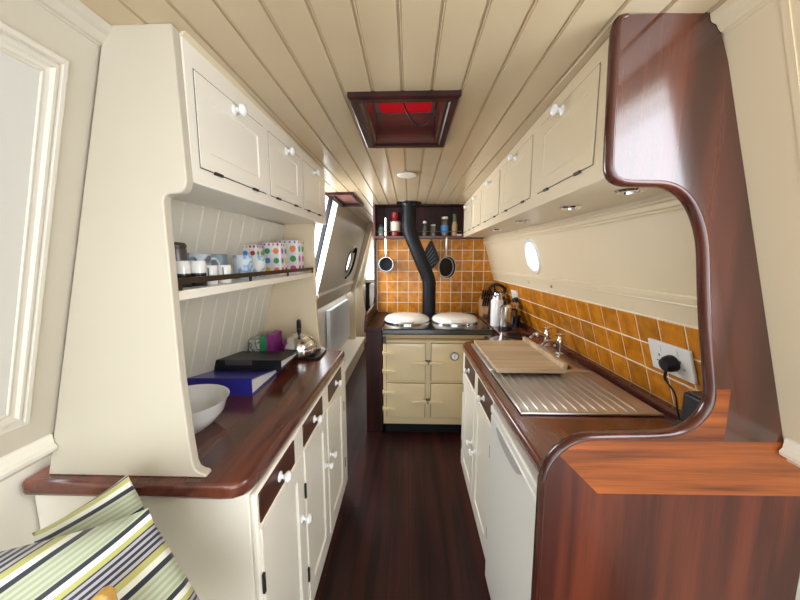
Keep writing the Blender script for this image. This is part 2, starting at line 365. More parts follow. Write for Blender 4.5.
# grid phase: a joint falls at Y = 0.927 on the right side
us = [0.745] + [0.976 + T*(k-1) for k in range(0, 21)] + [YB]
vsr = [0.905, 0.905+T*0.958, 0.905+2*T*0.958, 0.905+3*T*0.958]
tr = struct(obj('trim_right_tiling', box(bmesh.new(), 0.745, YB, 1.211, 1.215, 0, 0.004, MR), GROUT))
tiles(MR, us, vsr, tr, 'amber glazed tiles, three rows above the worktop')
MB = lambda u, v, n: V(u, YB-n, v)
tb = struct(obj('trim_back_tiling', B(-0.330, -0.322, YB-0.006, YB, 0.9, 1.62), GROUT))
ub = [-0.322] + [-0.322 + 0.095 + T*k for k in range(0, 11)]
vb = [0.875 + 0.1045*k for k in range(8)]
# tiles cut by the leaning side are left to run behind it
tiles(MB, ub, vb, tb, 'amber glazed tiles behind the range cooker')

# ------------------------------------------------------------------ left units
FXL = -0.372
base = thing('base_cabinet', 'long cream base cabinet with three mahogany drawers under the left worktop', 'cabinet', (-0.65, 1.25, 0))
bm = bmesh.new(); box(bm, -0.94, -0.392, 0.702, 1.79, 0.0, 0.838)
obj('body', bm, CREAMW, base, bevel=0.004)
ML2 = lambda u, v, n: V(FXL + n, u, v)
# face frame with rails
bm = bmesh.new(); box(bm, -0.392, FXL-0.002, 0.700, 1.79, 0.07, 0.838); obj('face_frame', bm, CREAMW, base, bevel=0.006)
dr = [(0.700+0.012, 0.955), (1.035, 1.290), (1.385, 1.655)]
dr = [(0.712, 0.950), (1.040, 1.285), (1.392, 1.660)]
drz = (0.752, 0.832)
for i, (a, b_) in enumerate(dr):
    d = obj('drawer', box(bmesh.new(), a, b_, drz[0], drz[1], -0.01, 0.002, ML2), wood('drawer_mahogany', 1, (0.030, 0.007, 0.004), (0.085, 0.020, 0.010), coat=0.08, rough=0.4), base, bevel=0.0015)
    d['label'] = 'dark mahogany drawer front'
    obj('knob', knob_bm(ML2((a+b_)/2, (drz[0]+drz[1])/2, 0.002), (1, 0, 0)), CERAM, d)
doors = [(0.712, 1.015, 1), (1.040, 1.330, 1), (1.355, 1.690, -1)]
for i, (a, b_, s) in enumerate(doors):
    d = obj('door', door_bm(a, b_, 0.115, 0.735, lambda u, v, n: ML2(u, v, n+0.004), 0.055, raise_=False), CREAMW, base, angle=20)
    ku = b_-0.028 if s > 0 else a+0.028
    obj('knob', knob_bm(ML2(ku, 0.52 if i == 0 else 0.50, 0.004), (1, 0, 0)), CERAM, d)
    for hz in (0.22, 0.56):
        hu = a-0.006 if s > 0 else b_+0.006
        obj('hinge', box(bmesh.new(), hu-0.004, hu+0.004, hz, hz+0.055, 0.0, 0.006, ML2), IRON, d)
obj('plinth', B(-0.94, -0.40, 0.71, 1.79, 0, 0.07), MAHD, base)['label'] = 'dark recessed plinth'
# worktop
def worktop(name, pts, z0, z1, m, label, cat='worktop'):
    bm = prism(bmesh.new(), pts, 2, z0, z1); return tag(obj(name, bm, m, bevel=0.011, seg=3), label, cat)
wl = [(-0.939, 0.676), (-0.45, 0.676), (-0.42, 0.679), (-0.398, 0.692), (-0.387, 0.715), (-0.384, 0.74), (-0.381, 1.815), (-0.939, 1.815)]
worktop('worktop', wl, 0.839, 0.88, MAH_Y, 'polished mahogany worktop on the left base cabinet')
# open shelf unit
sh = thing('shelf_unit', 'cream open shelf unit with scalloped end panels above the left worktop', 'shelf unit', (-0.7, 1.27, 0.88))
prof_l = [(-0.489, 1.890), (-0.484, 1.586), (-0.4845, 1.576), (-0.489, 1.564), (-0.498, 1.556), (-0.510, 1.553), (-0.525, 1.552), (-0.535, 1.548), (-0.540, 1.538), (-0.540, 1.50), (-0.539, 1.30), (-0.538, 1.13), (-0.531, 0.98), (-0.526, 0.915), (-0.521, 0.900), (-0.511, 0.893), (-0.501, 0.891), (-0.495, 0.886), (-0.495, 0.8805)]
def endp(y0, y1, far=False):
    pts = list(prof_l)
    if far: pts = [(-0.530, 1.608)] + pts[8:]
    top = pts[0][1]
    pts = pts + [(Lx(0.8805)+0.005, 0.8805), (Lx(top)+0.005, top)]
    return prism(bmesh.new(), pts, 1, y0, y1)
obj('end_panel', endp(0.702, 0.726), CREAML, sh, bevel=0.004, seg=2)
obj('end_panel', endp(1.800, 1.822, True), CREAM, sh, bevel=0.004, seg=2)
bm = bmesh.new(); MBk = lambda u, v, n: ML(u, v, n)
g0 = 0.728; n = 12; step = (1.798-g0)/n
pr = []
for k in range(n):
    u = g0 + k*step; pr += [(u, 0.0), (u+0.002, 0.010), (u+0.008, 0.013), (u+step-0.002, 0.013)]
pr += [(1.798, 0.0)]
A_ = [bm.verts.new(ML(u, 0.885, nn+0.004)) for u, nn in pr]; D_ = [bm.verts.new(ML(u, 1.60, nn+0.004)) for u, nn in pr]
for k in range(len(pr)-1): bm.faces.new([A_[k], A_[k+1], D_[k+1], D_[k]])
bb = obj('back_boards', bm, mat('pale_boards', (0.74, 0.71, 0.62), 0.35), sh, angle=20)
zt = 1.336; zb = 1.312
obj('shelf', prism(bmesh.new(), [(Lx(zb)+0.017, zb), (-0.546, zb), (-0.546, zt), (Lx(zt)+0.017, zt)], 1, 0.727, 1.799), CREAMW, sh, bevel=0.003)
bm = bmesh.new(); box(bm, -0.550, -0.545, 0.728, 1.798, 1.351, 1.366)
for y in (0.74, 1.08, 1.42, 1.785): box(bm, -0.550, -0.545, y-0.006, y+0.006, 1.336, 1.352)
obj('gallery_rail', bm, BRONZE, sh)['label'] = 'dark bronze strip along the shelf front'
# wall cupboards left
def wall_cupboard(name, label, x0, kx, y0, y1, z0, kz, sgn, drs, dz, depth, wall, knobs):
    Mf = lambda u, v, n: V(x0 + kx*(u-y0) + sgn*n, u, v + kz*(u-y0))
    t = thing(name, label, 'cupboard', (x0, y0, z0))
    bm = bmesh.new()
    ztop = lambda u: ceil_z(x0, u) - kz*(u-y0) - 0.001
    vs_ = []
    for u in (y0, y1):
        xf = x0 + kx*(u-y0)
        zt_ = ztop(u) + kz*(u-y0)
        zb_ = z0 + kz*(u-y0)
        for x, z in ((xf, zb_), (xf, zt_), (wall(zt_), zt_-0.012), (wall(zb_), zb_)): vs_.append(bm.verts.new((x, u, z)))
    a, b_ = vs_[:4], vs_[4:]
    bm.faces.new(a); bm.faces.new(b_[::-1])
    for k in range(4): bm.faces.new([a[k], a[(k+1) % 4], b_[(k+1) % 4], b_[k]])
    obj('body', bm, CREAMW if sgn > 0 else CREAM, t, bevel=0.003)
    mm = CREAMW if sgn > 0 else CREAM  # whiter cream on the left carries its cool window light in the colour
    for (u0, u1), ku in zip(drs, knobs):
        d = obj('door', door_bm(u0, u1, dz[0], dz[1], lambda u, v, n: Mf(u, v, n+0.003), 0.04, 0.010), mm, t, angle=20)
        # dark shadow gap round the door
        obj('door_gap', frame_bm(u0-0.003, u1+0.003, dz[0]-0.003, dz[1]+0.003, lambda u, v, n: Mf(u, v, n+0.0012), [(0, 0), (0.0026, 0)]), mat('shadow_gap', (0.12, 0.10, 0.08), 0.7), d)
        obj('knob', knob_bm(Mf(ku, dz[1]-0.018, 0.003), (sgn, 0, 0)), CERAM, d)
        for q in (0.2, 0.78):
            hu = u0 + (u1-u0)*q
            obj('hinge', box(bmesh.new(), hu-0.016, hu+0.016, dz[0]-0.006, dz[0]+0.001, 0, 0.006, Mf), IRON, d)
    return t, Mf
wcl, Mf = wall_cupboard('wall_cupboard', 'cream three-door wall cupboard above the left shelf', -0.4865, 0.013, 0.7265, 1.822, 1.582, 0.022, 1, [(0.757, 1.085), (1.125, 1.425), (1.465, 1.755)], (1.622, 1.830), 0.2, lambda z: Lx(z)+0.005, (0.915, 1.275, 1.61))
cove = bmesh.new(); prism(cove, [(-0.488, 1.880), (-0.488, 1.893), (-0.474, 1.893)], 1, 0.727, 1.82)
obj('cove_strip', cove, CREAM, wcl, smooth=False)
wcr, Mfr = wall_cupboard('wall_cupboard', 'long cream five-door wall cupboard above the sink side', 0.430, 0.033, 0.737, YB-0.14, 1.588, 0.012, -1, [(0.797, 1.154), (1.231, 1.653), (1.711, 2.152), (2.22, 2.56), (2.62, 3.03)], (1.632, 1.850), 0.2, lambda z: Rx(z)-0.02, (0.985, 1.43, 1.92, 2.40, 2.83))
for i, (x, y) in enumerate(((0.565, 0.862), (0.556, 1.150), (0.55, 1.60), (0.555, 2.10))):
    zc = 1.588 + 0.012*(y-0.737)
    s = thing('spotlight', ['round spotlight under the cupboard partly behind the mahogany curve', 'second round spotlight under the right cupboard from the mahogany panel', 'third round spotlight under the right cupboard from the mahogany panel', 'farthest round spotlight under the right cupboard'][i], 'spotlight', (x, y, zc), 'spotlights under the right wall cupboard')
    obj('ring', lathe(bmesh.new(), [(0.022, 0.001), (0.034, 0.001), (0.035, -0.004), (0.030, -0.009), (0.022, -0.009), (0.020, -0.003), (0.022, 0.001)], (x, y, zc), (0, 0, 1), 24), CHROME, s)
    obj('lens', lathe(bmesh.new(), [(0, -0.004), (0.020, -0.004), (0.020, 0.001), (0, 0.001)], (x, y, zc), (0, 0, 1), 20), mat('frosted_lens', (0.9, 0.88, 0.8), 0.3), s)

# ------------------------------------------------------------------ mahogany end panel on the right
mp = thing('end_panel', 'tall curved mahogany end panel at the near end of the sink side', 'panel', (0.6, 0.72, 0))
inner = [(0.430, 1.889), (0.416, 1.872), (0.418, 1.75), (0.422, 1.62), (0.427, 1.592), (0.440, 1.578), (0.462, 1.573), (0.50, 1.572), (0.535, 1.570), (0.565, 1.560), (0.592, 1.538), (0.614, 1.505), (0.630, 1.465), (0.640, 1.42), (0.651, 1.34), (0.664, 1.26), (0.679, 1.18), (0.690, 1.12), (0.691, 1.085), (0.680, 1.055), (0.660, 1.030), (0.632, 1.012), (0.60, 1.004), (0.55, 1.0), (0.47, 0.997), (0.41, 0.992), (0.378, 0.978), (0.352, 0.955), (0.334, 0.925), (0.325, 0.888), (0.323, 0.85), (0.324, 0.6), (0.325, 0.3), (0.325, 0.03)]
y0, y1 = 0.706, 0.734
def cut(z): # x of the inner outline's last point at height z
    pass
# post: everything above the rail
iz = next(i for i, p in enumerate(inner) if p[1] < 1.10 and p[0] > 0.6)
post = inner[:iz] + [(0.724, 1.12), (0.724, 0.995), (Nx(0.995)-0.001, 0.995), (Nx(1.80)-0.001, 1.80), (0.612, 1.853), (0.604, 1.860), (0.598, 1.880), (0.592, 1.891)]
post = [(x, z) for x, z in post]
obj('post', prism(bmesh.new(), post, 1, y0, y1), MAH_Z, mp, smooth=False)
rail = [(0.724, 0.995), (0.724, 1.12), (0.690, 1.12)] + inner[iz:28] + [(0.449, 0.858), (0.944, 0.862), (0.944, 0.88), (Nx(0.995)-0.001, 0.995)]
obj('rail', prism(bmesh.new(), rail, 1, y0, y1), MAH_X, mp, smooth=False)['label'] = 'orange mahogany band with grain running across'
low = inner[27:] + [(0.325, 0.0), (0.944, 0.0), (0.944, 0.862), (0.449, 0.858)]
obj('lower_panel', prism(bmesh.new(), low, 1, y0, y1), wood('mahogany_lower', 2, (0.050, 0.009, 0.004), (0.135, 0.026, 0.009), scale=1.0, rough=0.38, coat=0.12), mp, smooth=False)
lip = smooth([(x, (y0+y1)/2, z) for x, z in inner], 3)
bm = bmesh.new(); tube(bm, lip, 0.0092, 14)
for v_ in bm.verts: v_.co.y = 0.720 + (v_.co.y-0.720)*1.65
obj('rounded_lip', bm, MAHL, mp, angle=80)['label'] = 'rounded dark mahogany lip round the cut-out'

# ------------------------------------------------------------------ right units
FXR = 0.345
MRf = lambda u, v, n: V(FXR - n, u, v)
rb = thing('base_cabinet', 'cream base cabinet with two mahogany drawers under the sink', 'cabinet', (0.6, 1.6, 0))
bb_ = B(0.364, 0.93, 1.235, 1.985, 0.0, 0.70); box(bb_, 0.364, 0.93, 1.235, 1.252, 0.70, 0.838); box(bb_, 0.364, 0.93, 1.967, 1.985, 0.70, 0.838)
obj('body', bb_, CREAMW, rb)
obj('face_frame', B(0.346, 0.364, 1.235, 1.985, 0.07, 0.838), CREAMW, rb, bevel=0.004)
for a, b_ in ((1.262, 1.530), (1.620, 1.900)):
    d = obj('drawer', box(bmesh.new(), a, b_, 0.730, 0.828, -0.01, 0.003, MRf), MATS['drawer_mahogany'], rb, bevel=0.0015)
    d['label'] = 'dark mahogany drawer front'
    obj('knob', knob_bm(MRf((a+b_)/2, 0.779, 0.003), (-1, 0, 0)), CERAM, d)
for a, b_, s in ((1.262, 1.575, 1), (1.600, 1.925, -1)):
    d = obj('door', door_bm(a, b_, 0.115, 0.710, lambda u, v, n: MRf(u, v, n+0.004), 0.05), CREAMW, rb, angle=20)
    ku = b_-0.03 if s > 0 else a+0.03
    obj('knob', knob_bm(MRf(ku, 0.42, 0.004), (-1, 0, 0)), CERAM, d)
    for hz in (0.2, 0.58):
        hu = a-0.006 if s > 0 else b_+0.006
        obj('hinge', box(bmesh.new(), hu-0.004, hu+0.004, hz, hz+0.055, 0, 0.006, MRf), IRON, d)
obj('plinth', B(0.375, 0.93, 1.24, 1.98, 0, 0.07), MAHD, rb)['label'] = 'dark recessed plinth'
# fridge
fg = thing('fridge', 'white under-counter fridge beside the mahogany panel', 'fridge', (0.6, 0.98, 0))
FW = mat('fridge_white', (0.80, 0.80, 0.76), 0.3, bump=0.05, bscale=200)
obj('body', B(0.375, 0.92, 0.742, 1.225, 0.03, 0.832), FW, fg, bevel=0.004)
obj('door', B(0.328, 0.372, 0.742, 1.222, 0.06, 0.800), FW, fg, bevel=0.010, seg=4)
dt = obj('door_cap', B(0.326, 0.374, 0.742, 1.222, 0.803, 0.835), FW, fg, bevel=0.007, seg=3)
dt['label'] = 'rounded grip along the top of the fridge door'
obj('handle', prism(bmesh.new(), smooth([(0.86, 0.792), (0.90, 0.772), (1.0, 0.765), (1.08, 0.772), (1.12, 0.792)], 5), 0, 0.3215, 0.328), mat('grey_plastic', (0.45, 0.45, 0.44), 0.35), fg)
obj('foot', lathe(bmesh.new(), [(0, 0), (0.02, 0), (0.018, 0.03), (0, 0.03)], (0.42, 0.80, 0), (0, 0, 1), 12), BLACKP, fg)
obj('foot', lathe(bmesh.new(), [(0, 0), (0.02, 0), (0.018, 0.03), (0, 0.03)], (0.42, 1.17, 0), (0, 0, 1), 12), BLACKP, fg)
# worktop right (L round the cooker side) with upstand
wr_ = [(0.345, 0.736), (0.335, 1.93), (0.340, 1.985), (0.362, 2.03), (0.41, 2.07), (0.60, 2.19), (0.64, 2.23), (0.652, 2.28), (0.652, YB-0.008), (0.918, YB-0.008), (0.926, 0.736)]
wtr = worktop('worktop', wr_, 0.839, 0.88, MAH_Y, 'polished mahogany worktop with the steel sink on the right')
tag(obj('worktop_upstand', prism(bmesh.new(), [(0.883, 0.8805), (0.918, 0.8805), (0.918, 0.903), (0.913, 0.908), (0.890, 0.908), (0.883, 0.900)], 1, 0.736, YB-0.01), MAH_Y), 'narrow dark mahogany upstand under the right tiles', 'upstand')
obj_cab = thing('corner_cabinet', 'cream corner cabinet under the worktop beside the range cooker', 'cabinet', (0.75, 2.6, 0))
obj('body', prism(bmesh.new(), [(0.37, 1.99), (0.42, 2.055), (0.60, 2.17), (0.668, 2.26), (0.668, YB-0.02), (0.925, YB-0.02), (0.925, 1.99)], 2, 0, 0.838), CREAM, obj_cab)

# cut the sink opening out of the worktop
cme = bpy.data.meshes.new('cut'); cbm = B(0.395, 0.858, 1.06, 1.96, 0.80, 0.95); cbm.to_mesh(cme); cbm.free(); cob = bpy.data.objects.new('cut', cme); C.objects.link(cob)
bo = wtr.modifiers.new('cut', 'BOOLEAN'); bo.operation = 'DIFFERENCE'; bo.object = cob; bo.solver = 'EXACT'
wtr.modifiers.move(1, 0); bpy.context.view_layer.update()
nm = bpy.data.meshes.new_from_object(wtr.evaluated_get(bpy.context.evaluated_depsgraph_get())); wtr.modifiers.clear(); wtr.data = nm
bpy.data.objects.remove(cob)

# sink with drainer
sk = thing('sink', 'stainless steel sink with ribbed drainer set in the right worktop', 'sink', (0.6, 1.5, 0.88))
SX0, SX1, SY0, SY1, SZ = 0.385, 0.868, 1.045, 1.97, 0.884
# drainer plate with raised ribs running away from the camera, outer rolled rim
bm = bmesh.new()
px = [(SX0, 0), (SX0+0.006, 0.004), (SX0+0.014, 0.003), (SX0+0.020, -0.002)]
x = SX0+0.035
while x < SX1-0.06:
    px += [(x, -0.002), (x+0.003, 0.0022), (x+0.006, 0.0022), (x+0.009, -0.002)]; x += 0.034
px += [(SX1-0.030, -0.002), (SX1-0.014, 0.004), (SX1-0.006, 0.005), (SX1, 0)]
DY0, DY1 = SY0, 1.47
yy = [(DY0, 0.0, 0), (DY0+0.006, 0.004, 0), (DY0+0.016, 0.003, 0), (DY0+0.024, -0.002, 0), (DY0+0.05, 0, 1), (DY1, 0, 1)]
rows = []
for y, z, k in yy:
    rows.append([bm.verts.new((a, y, SZ + (b_ if k else (min(z, 9) if 3 < i < len(px)-4 else max(z, b_) if y > DY0+0.001 else 0)))) for i, (a, b_) in enumerate(px)])
for a, b_ in zip(rows, rows[1:]):
    for i in range(len(px)-1): bm.faces.new([a[i], a[i+1], b_[i+1], b_[i]])
obj('drainer', bm, STEEL, sk, angle=25, solid=0.002)
# bowl
BX0, BX1, BY0, BY1 = 0.43, 0.80, 1.50, 1.92
bm = bmesh.new(); outer = rrect(SX0, SX1, DY1, SY1, 0.02); inn = rrect(BX0, BX1, BY0, BY1, 0.05); flo = rrect(BX0+0.02, BX1-0.02, BY0+0.02, BY1-0.02, 0.04)
RR = [[bm.verts.new((p[0], p[1], z)) for p in q] for q, z in ((outer, SZ), (inn, SZ-0.001), (flo, SZ-0.015 if False else SZ-0.13))]
for a, b_ in zip(RR, RR[1:]):
    for k in range(len(a)): bm.faces.new([a[k], a[(k+1) % len(a)], b_[(k+1) % len(a)], b_[k]])
bm.faces.new(RR[-1]); obj('basin', bm, STEEL, sk, angle=40, solid=0.001)
# taps
def tap(loc, label):
    x, y, z = loc; t = thing('tap', label, 'tap', loc, 'pair of chrome pillar taps')
    bm = bmesh.new(); lathe(bm, [(0, 0), (0.024, 0), (0.024, 0.006), (0.013, 0.012), (0.012, 0.055), (0.017, 0.062), (0.017, 0.080), (0.012, 0.088), (0.009, 0.104), (0, 0.104)], loc, (0, 0, 1), 20); obj('body', bm, CHROME, t)
    bm = bmesh.new(); tube(bm, smooth([(x, y, z+0.06), (x-0.035, y, z+0.075), (x-0.08, y, z+0.07), (x-0.10, y, z+0.045)], 5), 0.0095, 10); obj('spout', bm, CHROME, t)
    bm = bmesh.new(); zz = z+0.110
    for dx, dy in ((1, 0), (0, 1)): tube(bm, [(x-0.028*dx, y-0.028*dy, zz), (x+0.028*dx, y+0.028*dy, zz)], 0.005, 8)
    lathe(bm, [(0, -0.012), (0.011, -0.012), (0.012, 0.006), (0.006, 0.012), (0, 0.012)], (x, y, zz), (0, 0, 1), 14); obj('cross_handle', bm, CHROME, t)
tap((0.842, 1.76, SZ+0.0), 'near chrome pillar tap behind the chopping board')
tap((0.842, 1.93, SZ+0.0), 'far chrome pillar tap by the dark trivet')
# chopping board
cb = thing('chopping_board', 'large pale wooden chopping board with a raised lip over the sink', 'chopping board', (0.56, 1.68, SZ+0.006), rz=0)
BRD = wood('pale_board', 0, (0.42, 0.29, 0.16), (0.62, 0.47, 0.30), rough=0.5, coat=0.0, scale=0.8)
obj('board', B(0.405, 0.722, 1.425, 1.955, SZ+0.006, SZ+0.026), BRD, cb, bevel=0.003)
obj('raised_lip', B(0.704, 0.724, 1.425, 1.955, SZ+0.026, SZ+0.052), BRD, cb, bevel=0.003)
# sockets
def socket(name, label, y0, y1, z0, z1, M, gang=2):
    t = thing(name, label, 'socket', M((y0+y1)/2, (z0+z1)/2, 0))
    bm = bmesh.new(); pts = rrect(y0, y1, z0, z1, 0.004, 3)
    prism(bm, [(a, b_) for a, b_ in pts], 2, 0.006, 0.015, lambda u, v, n: M(u, v, n)); obj('plate', bm, WPLAST, t, bevel=0.002)
    for g in range(gang):
        uc = y0 + (y1-y0)*(g+0.5)/gang; zc = z0 + (z1-z0)*0.42
        bm = bmesh.new(); box(bm, uc-0.0025, uc+0.0025, zc+0.008, zc+0.018, 0.015, 0.0156, M)
        for d in (-0.011, 0.011): box(bm, uc+d-0.004, uc+d+0.004, zc-0.010, zc-0.006, 0.015, 0.0156, M)
        obj('pin_holes', bm, mat('grey_slot', (0.12, 0.12, 0.12), 0.6), t)
        obj('switch', box(bmesh.new(), uc+0.004 if g == 0 else uc-0.014, uc+0.014 if g == 0 else uc-0.004, z1-0.032, z1-0.010, 0.015, 0.018, M), WPLAST, t, bevel=0.001)
    return t
socket('double_socket', 'white double socket on the tiles near the mahogany panel', 0.960, 1.132, 1.032, 1.137, MR)
pg = thing('plug', 'black plug and cable in the right-hand half of the double socket', 'plug', MR(1.035, 1.075, 0.02))
bm = bmesh.new(); c = MR(1.030, 1.080, 0.0155); nr = (MR(1, 1, 1)-MR(1, 1, 0)).normalized()
lathe(bm, [(0, 0), (0.026, 0), (0.028, 0.006), (0.026, 0.022), (0.020, 0.034), (0.010, 0.038), (0, 0.038)], c, nr, 20); obj('plug_body', bm, BLACKP, pg)
bm = bmesh.new(); tube(bm, smooth([c+nr*0.022+V(0, 0, -0.02), c+nr*0.022+V(0, 0.0, -0.05), V(0.845, 0.99, 0.985), V(0.840, 0.965, 0.93), V(0.845, 0.94, 0.897), V(0.825, 0.90, 0.887), V(0.815, 0.875, 0.895)], 6), [0.0045]*7+[0.0028]*30, 8); obj('cable', bm, BLACKP, pg)
rt = thing('router_box', 'small black box tucked in the corner behind the mahogany curve', 'box', (0.81, 0.83, 0.88))
obj('case', B(0.765, 0.872, 0.80, 0.875, 0.8805, 1.045), BLACKP, rt, bevel=0.008, seg=3)
obj('top_panel', B(0.775, 0.862, 0.807, 0.868, 1.045, 1.048), mat('smoky_plastic', (0.05, 0.045, 0.045), 0.15), rt)

# ------------------------------------------------------------------ range cooker
rg = thing('range_cooker', 'cream enamel range cooker with black top and two domed lids', 'cooker', (0.19, 2.75, 0))
GX0, GX1, GY0, GY1 = -0.212, 0.640, 2.42, 3.06
obj('body', B(GX0+0.006, GX1-0.006, GY0+0.004, GY1, 0.09, 0.832), ENAMEL, rg, bevel=0.006)
obj('plinth', B(GX0+0.02, GX1-0.02, GY0+0.05, GY1, 0.0, 0.09), BLACKM, rg)
obj('top_plate', B(GX0-0.004, GX1+0.004, GY0-0.022, GY1+0.02, 0.832, 0.878), BLACK, rg, bevel=0.01, seg=3)
MG = lambda u, v, n: V(u, GY0+0.004-n, v)
def oven(u0, u1, v0, v1, hl):
    bm = bmesh.new(); rings = []
    for o_, n_ in ((0, 0), (0, 0.016), (0.004, 0.020), (0.030, 0.022)):
        rings.append([bm.verts.new(MG(*q)) for q in ((u0+o_, v0+o_, n_), (u1-o_, v0+o_, n_), (u1-o_, v1-o_, n_), (u0+o_, v1-o_, n_))])
    for a, c_ in zip(rings, rings[1:]):
        for k in range(4): bm.faces.new([a[k], a[(k+1) % 4], c_[(k+1) % 4], c_[k]])
    bm.faces.new(rings[-1]); bm.faces.new(rings[0][::-1])
    d = obj('oven_door', bm, ENAMEL, rg, bevel=0.002, angle=20)
    obj('door_outline', frame_bm(u0-0.003, u1+0.003, v0-0.003, v1+0.003, MG, [(0, 0.0008), (0.005, 0.0008)]), mat('outline_brown', (0.10, 0.07, 0.04), 0.6), d)  # flat ring drawing the thin dark brown line round the oven door
    vm = (v0+v1)/2; ue = u1 if hl > 0 else u0
    # pointed latch, tapering into the door
    bm = bmesh.new(); tip = ue - hl*0.105
    prism(bm, [(ue+hl*0.018, vm-0.009), (ue-hl*0.01, vm-0.014), (tip, vm), (ue-hl*0.01, vm+0.014), (ue+hl*0.018, vm+0.009)], 1, GY0-0.046, GY0-0.018)
    obj('latch', bm, ENAMEL, d, bevel=0.003)
    obj('catch', B(ue+hl*0.006, ue+hl*0.022, GY0-0.036, GY0+0.004, vm-0.014, vm+0.014), mat('gunmetal', (0.12, 0.11, 0.10), 0.35, 0.8), d, bevel=0.002)
    uh = u0 if hl > 0 else u1
    for vz in (v0 + (v1-v0)*0.27, v0 + (v1-v0)*0.75):
        bm = bmesh.new()
        prism(bm, [(uh-hl*0.028, vz-0.009), (uh+hl*0.02, vz-0.010), (uh+hl*0.07, vz-0.001), (uh+hl*0.07, vz+0.001), (uh+hl*0.02, vz+0.010), (uh-hl*0.028, vz+0.009)], 1, GY0-0.042, GY0-0.016)
        lathe(bm, [(0, -0.016), (0.009, -0.016), (0.009, 0.016), (0, 0.016)], (uh-hl*0.024, GY0-0.016, vz), (0, 0, 1), 12)
        obj('strap_hinge', bm, ENAMEL, d, bevel=0.002)
    return d
d1_ = oven(-0.178, 0.126, 0.462, 0.762, 1); oven(-0.178, 0.126, 0.155, 0.437, 1)
d2_ = oven(0.172, 0.476, 0.462, 0.762, -1); oven(0.172, 0.476, 0.155, 0.437, -1)
bm = bmesh.new(); lathe(bm, [(0, 0), (0.034, 0), (0.034, 0.006), (0.030, 0.009), (0.027, 0.006), (0, 0.006)], (0.352, GY0-0.018, 0.665), (0, -1, 0), 28)
th_ = obj('thermometer', bm, mat('grey_dial_rim', (0.25, 0.25, 0.25), 0.3, 0.8), d2_)
obj('dial_face', lathe(bmesh.new(), [(0, 0), (0.024, 0), (0.024, 0.0015), (0, 0.0015)], (0.352, GY0-0.0245, 0.665), (0, -1, 0), 28), CERAM, d2_)
obj('dial_needle', B(0.3505, 0.3535, GY0-0.0268, GY0-0.0262, 0.655, 0.684), BLACKP, d2_)
# towel rail
bm = bmesh.new(); tube(bm, [(GX0+0.012, GY0-0.045, 0.806), (GX1-0.03, GY0-0.045, 0.806)], 0.0085, 12)
trl = obj('towel_rail', bm, BRASS, rg)
for x in (GX0+0.022, GX1-0.05): obj('rail_bracket', B(x-0.012, x+0.012, GY0-0.056, GY0+0.004, 0.770, 0.822), BLACK, rg, bevel=0.004)
WENAM = mat('white_enamel', (0.80, 0.77, 0.70), 0.10, coat=0.8)
for cx in (-0.022, 0.392):
    cy = 2.735; r = 0.196
    p_ = [(0, 0.055), (r*0.35, 0.054), (r*0.62, 0.050), (r*0.82, 0.042), (r*0.93, 0.030), (r*0.985, 0.016), (r, 0.004), (r*0.99, 0.0), (0, 0.0)]
    ld = obj('lid', lathe(bmesh.new(), p_, (cx, cy, 0.890), (0, 0, 1), 48), WENAM, rg)
    obj('rim', lathe(bmesh.new(), [(0, 0), (r+0.006, 0), (r+0.006, 0.010), (r, 0.012), (0, 0.012)], (cx, cy, 0.8785), (0, 0, 1), 48), CHROME, ld)
    bm = bmesh.new(); tube(bm, smooth([(cx-0.055, cy-r+0.015, 0.916), (cx-0.05, cy-r-0.018, 0.912), (cx, cy-r-0.028, 0.910), (cx+0.05, cy-r-0.018, 0.912), (cx+0.055, cy-r+0.015, 0.916)], 5), 0.008, 10)
    box(bm, cx-0.045, cx+0.045, cy-r-0.014, cy-r+0.03, 0.902, 0.918)
    obj('lid_handle', bm, WENAM, ld)
# flue
fl = thing('flue_pipe', 'matt black cranked stove pipe rising from the cooker to the ceiling', 'flue', (0.184, 2.99, 0.878))
yf = 2.975
pth = [(0.184, yf, 0.879), (0.184, yf, 1.15), (0.183, yf, 1.20), (0.176, yf, 1.235), (0.160, yf, 1.275), (0.022, yf, 1.60), (0.004, yf, 1.645), (-0.005, yf, 1.68), (-0.008, yf, 1.72), (-0.008, yf, 1.915)]
bm = bmesh.new(); tube(bm, pth, 0.062, 28); obj('pipe', bm, BLACKM, fl, angle=60)
for z, rr in ((0.879, 0.078),): obj('base_collar', lathe(bmesh.new(), [(0.06, 0), (rr, 0), (rr, 0.012), (0.066, 0.02), (0.06, 0.02)], (0.184, yf, z), (0, 0, 1), 32), BLACK, fl)
for p0, ax in (((0.183, yf, 1.19), (0, 0, 1)), ((-0.008, yf, 1.735), (0, 0, 1))):
    obj('joint_band', lathe(bmesh.new(), [(0.060, -0.01), (0.0645, -0.01), (0.0655, 0), (0.0645, 0.01), (0.060, 0.01)], p0, ax, 32), BLACKM, fl)
zc = ceil_z(0, yf)
obj('ceiling_collar', lathe(bmesh.new(), [(0.06, 0), (0.115, 0), (0.115, -0.008), (0.075, -0.014), (0.066, -0.03), (0.06, -0.03)], (-0.008, yf, zc-0.001), (0, 0, 1), 36), BLACK, fl)
